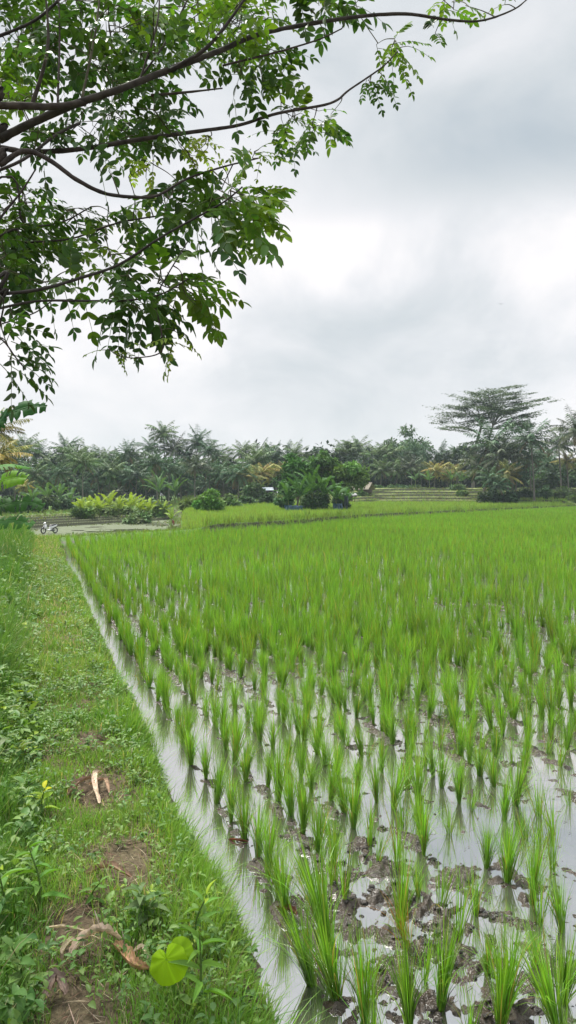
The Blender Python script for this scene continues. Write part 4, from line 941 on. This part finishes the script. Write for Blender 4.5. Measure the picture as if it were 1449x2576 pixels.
for b0, b1, b2 in layers:
    dy = rng.uniform(-4, 4); p = ub([(b0[0], b0[1], 0), (b1[0], b1[1], dy*.5), (b2[0], b2[1], dy)], .10, .02)
    for k in range(17):
        q_ = p[int(rng.integers(len(p)//3, len(p)))]+np.array([rng.normal(0, .9), rng.normal(0, 1.2), rng.normal(0, .25)])
        wv = rng.uniform(.4, 1.0); n_ = 62; pos = q_+rng.normal(0, 1, (n_, 3))*np.array([wv, wv, .07]); pos[:, 2] += (pos[:, 0]-q_[0])*(.18 if b2[0] > 1230 else -.18)
        az_ = rng.uniform(0, 6.28, n_); dd = np.stack([np.cos(az_), np.sin(az_), rng.normal(0, .15, n_)], -1)
        leaves(fl, pos, dd, np.tile([0, 0, 1.], (n_, 1))+rng.normal(0, .25, (n_, 3)), rng.uniform(.25, .5, n_), rng.uniform(.10, .2, n_), jit([.10, .145, .08], n_, .25, .06), T_FL)
a.obj('trunk', M_WOOD, e_, True); fl.obj('crown', M_FAR, e_)

# ------------------------------------------------------------------ banana plants
T_BN = leaf_template(16, .30, .0, lambda u: np.clip(np.sin(np.pi*np.clip(u*.93+.05, 0, 1))**.45, .1, 1))
def banana_leaf(acc, base, az, e0, bend, L, W, col, torn=.12, roll=None):
    """arching blade on a stout midrib with torn edges"""
    n = 44; m_ = 7; u = np.linspace(0, 1, n); th = e0+bend*u**1.5
    r = np.concatenate([[0], np.cumsum(np.sin(th[:-1]))])*L/(n-1); z = np.concatenate([[0], np.cumsum(np.cos(th[:-1]))])*L/(n-1)
    p = np.stack([r*math.cos(az), r*math.sin(az), z], -1)+np.array(base); t_ = unit(np.gradient(p, axis=0)); sd_ = np.array([-math.sin(az), math.cos(az), 0.]); up = unit(np.cross(t_, sd_))
    if up[:, 2].mean() < 0: up = -up
    if roll is None: roll = rng.normal(0, .45)
    sd0 = np.repeat(sd_[None], n, 0); sdr = sd0*math.cos(roll)+up*math.sin(roll); up = up*math.cos(roll)-sd0*math.sin(roll)
    tube(acc, p, np.linspace(.022, .006, n)*L/1.6, np.array(col)*1.5+.03, 4)
    prof = np.clip(np.sin(np.pi*np.clip(u*.86+.06, 0, 1))**.5, .05, 1)*(u > .10)
    for sg in (-1, 1):
        v = np.linspace(0, 1, m_)
        edge = prof*(1-torn*rng.random(n)*2.5*(rng.random(n) < .35))
        V = p[:, None]+sdr[:, None]*(sg*v[None]*edge[:, None]*W*.5)[..., None]+up[:, None]*((.30*v-.38*v**2)[None]*W*.5*(1+.3*rng.normal(0, 1, (n, 1))))[..., None]
        C = jit(col, n, .07, .03)[:, None]*np.ones((1, m_, 1))
        F = gridfaces(n, m_).reshape(n-1, m_-1, 4); keep_ = np.ones((n-1, m_-1), bool)
        seg = np.cumsum(rng.random(n) < .16+torn*.5); off = rng.normal(0, .06+torn*.16, seg.max()+1)[seg]   # torn strips hang at different angles
        V = V+up[:, None]*(off[:, None]*v[None]**1.5*W*.5)[..., None]-np.array([0, 0, 1.])*(np.abs(off)[:, None]*v[None]*W*.3)[..., None]
        for i in np.where(np.diff(seg) > 0)[0]: keep_[i, int(rng.integers(1, 5)):] = False
        acc.add(V.reshape(-1, 3), F[keep_], C.reshape(-1, 3))
def banana(loc, h_, nl, L, W, col, label, group=None, rot=0, name='banana_plant', dead=False, leafset=None):
    e_ = empty(name, loc); tag(e_, label, 'banana plant', group)
    a = Acc(); p = smooth_path([(0, 0, -.1), (.02*h_, 0, h_*.5), (0, .02, h_)], 6); tube(a, p, np.linspace(.09, .04, len(p))*h_/1.8, [.16, .2, .08], 8, .03); a.obj('stem', M_BANANA, e_, True)
    a = Acc()
    for i in range(nl):
        u = i/max(nl-1, 1); banana_leaf(a, (0, 0, h_*(1-.06*u)), rot+i*2.4+rng.normal(0, .2), .12+.85*u+rng.normal(0, .08), rng.uniform(.5, 1.2), L*rng.uniform(.85, 1.1), W, np.array(col)*rng.uniform(.85, 1.2))
    if leafset:
        for q_ in leafset: banana_leaf(a, *q_)
    a.obj('leaves', M_BANANA, e_, True)
    if dead:
        a = Acc(); banana_leaf(a, (.03, 0, h_*.85), -1.2, 1.6, 1.35, L*.75, W*.55, [.15, .045, .035], .3); a.obj('dead_leaf', M_DRY, e_, True)
    return e_
BC = [.085, .22, .045]
# the one at the left edge, leaves reaching into the frame
bl = np.array([-6.28, 15.2, 0.0]); bl[2] = float(height(np.array(bl[0]), np.array(bl[1])))
banana(bl, 1.75, 6, 1.5, .48, BC, 'large banana plant at the left edge with torn leaves reaching into the picture', rot=1.0,
       leafset=[((.1, -.1, 2.15), -.05, .55, 1.15, 1.9, .52, [.03, .095, .025], .25, .9), ((.1, 0, 1.7), -.15, .35, .35, 1.55, .5, [.028, .10, .028], .05, .8),
                ((.1, -.2, 1.15), -.2, .75, 1.0, 1.4, .5, [.12, .26, .02], .08, .9), ((.1, .1, .9), .1, .95, 1.1, 1.4, .5, [.05, .13, .035], .3, .8), ((.1, -.1, .65), -.1, 1.1, .9, 1.3, .45, [.05, .15, .03], .15, .7)])
bl2 = gp(20, 1365); banana((-7.6, 17.0, float(height(np.array(-7.6), np.array(17.)))), 1.1, 7, 1.3, .42, BC, 'smaller banana plant low at the left edge below the big torn leaves', rot=.4)
GB = 'banana plants in the hedge before the tree line'
BN = [(225, 1300, 78, 1.0), (250, 1300, 78, 1.1), (275, 1298, 80, 1.2), (300, 1296, 80, 1.1), (328, 1294, 81, 1.25), (352, 1292, 82, 1.1), (375, 1290, 83, 1.0), (205, 1302, 76, .9), (410, 1288, 84, .9)]
for i, (xd, yd, Y, k) in enumerate(BN):
    c = P(xd, yd, Y); gz = float(height(np.array(c[0]), np.array(Y)))
    banana((c[0], Y, gz), .9*k, 8, 1.5*k, .42, [.26, .36, .055], f"yellow-green banana plant in the hedge, {ordn(sorted(b[0] for b in BN).index(xd))} from the left", GB, rng.uniform(0, 6))
GM = 'dark banana plants at the foot of the palms'
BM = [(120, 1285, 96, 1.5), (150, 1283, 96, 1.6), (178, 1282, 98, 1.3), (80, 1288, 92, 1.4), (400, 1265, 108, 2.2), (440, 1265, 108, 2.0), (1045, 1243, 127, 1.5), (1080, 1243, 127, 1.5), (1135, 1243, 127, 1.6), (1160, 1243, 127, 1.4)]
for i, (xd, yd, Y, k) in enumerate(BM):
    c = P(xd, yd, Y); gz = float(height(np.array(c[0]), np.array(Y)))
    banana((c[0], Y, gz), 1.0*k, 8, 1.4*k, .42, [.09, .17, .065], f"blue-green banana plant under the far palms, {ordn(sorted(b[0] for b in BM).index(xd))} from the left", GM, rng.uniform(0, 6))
GR = 'banana plants in the middle grove'
for i, (xd, Y, k, lab) in enumerate(((725, 71, 1.1, 'banana plant at the left corner of the middle grove above the blue sheet'), (755, 71, 1.35, 'banana plant left of the middle of the grove'), (785, 72, 1.7, 'tallest banana plant in front of the grove with an upright pale new leaf'), (815, 72, 1.45, 'banana plant right of the tallest banana in the grove'), (845, 72, 1.15, 'banana plant near the right side of the grove'), (870, 73, .9, 'small banana plant at the right corner of the grove'))):
    c = P(xd, 1285, Y); gz = float(height(np.array(c[0]), np.array(Y))); banana((c[0], Y, gz), 1.15*k, 10, 1.7*k, .40, [.065, .15, .04], lab, GR, rng.uniform(0, 6))
c = P(432, 1300, 58); gz = float(height(np.array(c[0]), np.array(58.)))
banana((c[0], 58, gz), 1.0, 5, .95, .34, [.24, .36, .07], 'young banana plant in the field with a dark red dead leaf hanging on its stem', None, 1.2, dead=True)

# ------------------------------------------------------------------ red croton shrubs near the motorcycle
for (xd, yd, Y, lab) in ((52, 1345, 33, 'red-leaved croton shrub beside the grassy mound left of the motorcycle'), (33, 1345, 34, 'smaller red-leaved croton shrub nearest the left edge')):
    c = P(xd, yd, Y); gz = float(height(np.array(c[0]), np.array(Y)))
    e_ = empty('croton_shrub', (c[0], Y, gz)); tag(e_, lab, 'shrub', 'red croton shrubs')
    a = Acc(); 
    for i in range(4): tube(a, smooth_path([(0, 0, -.1), (rng.normal(0, .08), rng.normal(0, .08), .2), (rng.normal(0, .15), rng.normal(0, .15), .5)], 4), .012, [.12, .09, .06], 4)
    a.obj('stem', M_WOOD, e_)
    crown_acc([(0, 0, .55, .2, .2, .2), (.12, 0, .35, .16, .16, .16)], 170, .11, [.20, .055, .035]).obj('leaves', M_FAR, e_)
c = P(62, 1345, 32.5); tree_at('shrub', 62, 1352, 1322, 32.5, 80, 1500, .10, [.16, .26, .07], 'low grassy bush below the red crotons, beside the parked motorcycle', 'shrub', None, 9, 0)

# ------------------------------------------------------------------ motorcycle
def torus(acc, c, R0, r0, col):
    n_, m_ = 25, 8; A = np.linspace(0, 2*np.pi, n_)[:, None]; B = np.linspace(0, 2*np.pi, m_)[None]
    V = np.stack([(R0+r0*np.cos(B))*np.cos(A), r0*np.sin(B)*np.ones_like(A), (R0+r0*np.cos(B))*np.sin(A)], -1); acc.add(V.reshape(-1, 3)+np.array(c), gridfaces(n_, m_), col)
Ym = 56; c = P(124, 1340, Ym); gz = float(height(np.array(c[0]), np.array(float(Ym))))
mt = empty('motorcycle', (c[0], Ym, gz), R(52)); mt.scale = (.8, .8, .8); tag(mt, 'white and black scooter parked on the verge beside the flooded field', 'motorcycle')
WHT, BLK = [.75, .75, .77], [.02, .02, .022]
for xw in (-.62, .62):
    a = Acc(); torus(a, (xw, 0, .28), .24, .05, BLK); wh = a.obj('wheel', M_PAINT, mt, True)
    a = Acc(); torus(a, (xw, 0, .28), .17, .018, [.4, .4, .42]); 
    for k in range(5): tube(a, [(xw, 0, .28), (xw+.16*math.cos(k*1.257), 0, .28+.16*math.sin(k*1.257))], .012, [.4, .4, .42], 4)
    a.obj('rim', M_PAINT, wh, True)
def lathe_body(name, secs, col, parent):
    """loft of elliptical sections (x, z, half width, half height)"""
    a = Acc(); ph = np.linspace(0, 2*np.pi, 13); V = np.array([[(x, wy*math.cos(q_), z+hz*math.sin(q_)) for q_ in ph] for x, z, wy, hz in secs]); a.add(V.reshape(-1, 3), gridfaces(len(secs), 13), col); return a.obj(name, M_PAINT, parent, True)
lathe_body('front_shield', [(-.56, .5, .02, .02), (-.52, .55, .16, .16), (-.44, .68, .20, .22), (-.36, .62, .18, .26), (-.30, .45, .12, .12), (-.28, .4, .01, .01)], WHT, mt)
lathe_body('floor_panel', [(-.36, .36, .10, .05), (-.1, .32, .14, .06), (.15, .38, .14, .10)], WHT, mt)
lathe_body('rear_body', [(.0, .50, .02, .02), (.08, .52, .13, .14), (.4, .60, .15, .13), (.75, .72, .08, .07), (.86, .76, .01, .01)], WHT, mt)
lathe_body('seat', [(-.02, .70, .02, .02), (.05, .72, .12, .05), (.35, .76, .13, .06), (.68, .82, .10, .05), (.78, .84, .01, .01)], BLK, mt)
lathe_body('headlight', [(-.56, .92, .01, .01), (-.54, .92, .10, .07), (-.44, .95, .14, .10), (-.34, .97, .02, .02)], WHT, mt)
lathe_body('engine', [(.1, .30, .02, .02), (.14, .30, .10, .10), (.5, .30, .10, .10), (.6, .3, .02, .02)], [.12, .12, .13], mt)
lathe_body('front_fender', [(-.86, .45, .01, .01), (-.78, .52, .06, .03), (-.62, .58, .07, .03), (-.46, .5, .05, .02)], BLK, mt)
a = Acc(); tube(a, smooth_path([(-.62, 0, .28), (-.55, 0, .6), (-.42, 0, 1.0)], 5), .025, BLK, 6); tube(a, smooth_path([(-.36, -.33, 1.04), (-.42, -.15, 1.02), (-.44, 0, 1.0), (-.42, .15, 1.02), (-.36, .33, 1.04)], 4), .014, BLK, 5); a.obj('handlebar', M_PAINT, mt, True)
for sg in (-1, 1):
    a = Acc(); tube(a, [(-.40, sg*.22, 1.03), (-.44, sg*.27, 1.22)], .006, BLK, 4); box(a, (-.45, sg*.28, 1.25), (.02, .11, .07), BLK); a.obj('mirror', M_PAINT, mt)
a = Acc(); tube(a, [(.15, .12, .25), (.1, .3, 0.02)], .012, BLK, 4); a.obj('stand', M_PAINT, mt)

# ------------------------------------------------------------------ field huts, tarpaulins
def hut(xd, yb, Y, wd_, hh, dp, rz, label, roofc, open_=True, rise=.5):
    c = P(xd, yb, Y); gz = float(height(np.array(c[0]), np.array(float(Y)))); z0 = min(gz, c[2]) if abs(gz-c[2]) < 1.0 else gz
    e_ = empty('field_hut', (c[0], Y, z0), rz); tag(e_, label, 'hut')
    for sx_ in (-1, 1):
        for sy_ in (-1, 1):
            a = Acc(); tube(a, [(sx_*wd_*.42, sy_*dp*.4, -.3), (sx_*wd_*.42, sy_*dp*.4, hh)], .05, [.12, .10, .08], 6); a.obj('post', M_WOOD, e_)
    a = Acc(); w2, d2 = wd_*.58, dp*.6; th = .08
    for sg in (-1, 1):
        n_ = 7; V = []
        for i in range(n_):
            for j in range(9):
                u = i/(n_-1); v = j/8*2-1; V.append((v*w2, sg*u*d2, hh+rise*(1-u)-.04*math.sin(v*3)**2+rng.normal(0, .012)))
        V = np.array(V); a.add(V, gridfaces(n_, 9), roofc); a.add(V-np.array([0, 0, th]), gridfaces(n_, 9), roofc)
    a.obj('roof', M_THATCH, e_)
    a = Acc(); box(a, (0, dp*.38, hh*.5), (wd_*.8, .05, hh*.95), [.13, .10, .085]); a.obj('back_wall', M_THATCH, e_)
    a = Acc(); box(a, (0, 0, .35), (wd_*.8, dp*.74, .07), [.14, .11, .09]); a.obj('floor_deck', M_THATCH, e_)
hut(912, 1243, 112, 2.5, .8, 2.6, R(-25), 'small field hut with a pale worn roof at the left end of the terraces', [.19, .17, .13], rise=1.0)
hut(875, 1258, 98, 1.8, 1.1, 1.4, R(10), 'low shelter with a white roof beside the right edge of the grove', [.28, .28, .28], rise=.25)
hut(655, 1250, 112, 3.2, 1.3, 2.0, R(5), 'low shelter with a pale grey roof under the palms left of the grove', [.45, .5, .55], rise=.4)
def sheet(pts_, hh, label, col):
    """hanging tarpaulin: a creased cloth between posts"""
    a = Acc(); p = smooth_path([P(*q_) for q_ in pts_], 8); gz = np.array([float(height(np.array(q_[0]), np.array(q_[1]))) for q_ in p]); n_ = len(p); m_ = 7; c = np.array([p[0][0], p[0][1], gz[0]])
    V = np.zeros((n_, m_, 3))
    for j in range(m_):
        v = j/(m_-1); V[:, j, 0] = p[:, 0]+rng.normal(0, .03, n_); V[:, j, 1] = p[:, 1]+.10*np.sin(np.arange(n_)*1.7)+rng.normal(0, .05, n_); V[:, j, 2] = gz+v*hh*(1-.12*np.sin(np.arange(n_)*.9)**2)
    a.add((V-c).reshape(-1, 3), gridfaces(n_, m_), jit(col, n_*m_, .1, .03)); V2 = V-c; V2[..., 1] += .02; a.add(V2.reshape(-1, 3), gridfaces(n_, m_), jit(col, n_*m_, .1, .03))
    o = a.obj('tarpaulin', M_PAINT, None, True, c); tag(o, label, 'tarpaulin', 'tarpaulins fencing the grove')
sheet([(716, 1285, 69), (735, 1288, 68.5), (762, 1288, 68.5)], .75, 'torn blue sheet hung at the left foot of the middle grove', [.05, .10, .17])
sheet([(838, 1282, 70.5), (850, 1283, 70.5), (862, 1282, 70.5)], .9, 'dark blue sheet hung at the right foot of the middle grove', [.035, .075, .13])
sheet([(866, 1280, 72), (876, 1280, 72)], 1.6, 'narrow dark sheet at the far right corner of the grove', [.03, .045, .06])
# ------------------------------------------------------------------ birds
for (xd, yd, Y, lab) in ((1426, 1028, 70, 'small dark bird flying right of the umbrella-shaped tree'), (1260, 765, 90, 'tiny bird high in the pale clouds')):
    c = P(xd, yd, Y); e_ = empty('bird', c, rng.uniform(0, 3)); tag(e_, lab, 'bird')
    a = Acc(); ph = np.linspace(0, 2*np.pi, 9); secs = [(-.14, .005), (-.09, .03), (0, .045), (.07, .03), (.11, .025), (.15, .004)]
    V = np.array([[(x, r_*math.cos(q_), r_*math.sin(q_)) for q_ in ph] for x, r_ in secs]); a.add(V.reshape(-1, 3), gridfaces(6, 9), [.05, .05, .05]); a.obj('body', M_PAINT, e_, True)
    for sg in (-1, 1):
        a = Acc(); V = np.array([[(.06-.03*k, sg*k*.1, .05*math.sin(k*.9)), (-.05-.01*k, sg*k*.1, .05*math.sin(k*.9))] for k in range(4)]); a.add(V.reshape(-1, 3), gridfaces(4, 2), [.05, .05, .05]); a.obj('wing', M_PAINT, e_)
# ------------------------------------------------------------------ haze
a = Acc(); box(a, (0, 0, 12.5), (810, 810, 31), [1, 1, 1]); hm = bpy.data.materials.new('haze'); hm.use_nodes = True; t = hm.node_tree; t.nodes.clear()
pv = N(t, 'ShaderNodeVolumePrincipled'); pv.inputs['Color'].default_value = (.76, .88, 1, 1); pv.inputs['Density'].default_value = .00032
o_ = N(t, 'ShaderNodeOutputMaterial'); t.links.new(pv.outputs[0], o_.inputs['Volume'])
o = a.obj('haze', hm); tag(o, 'thin pale haze over the fields', 'haze', kind='stuff')
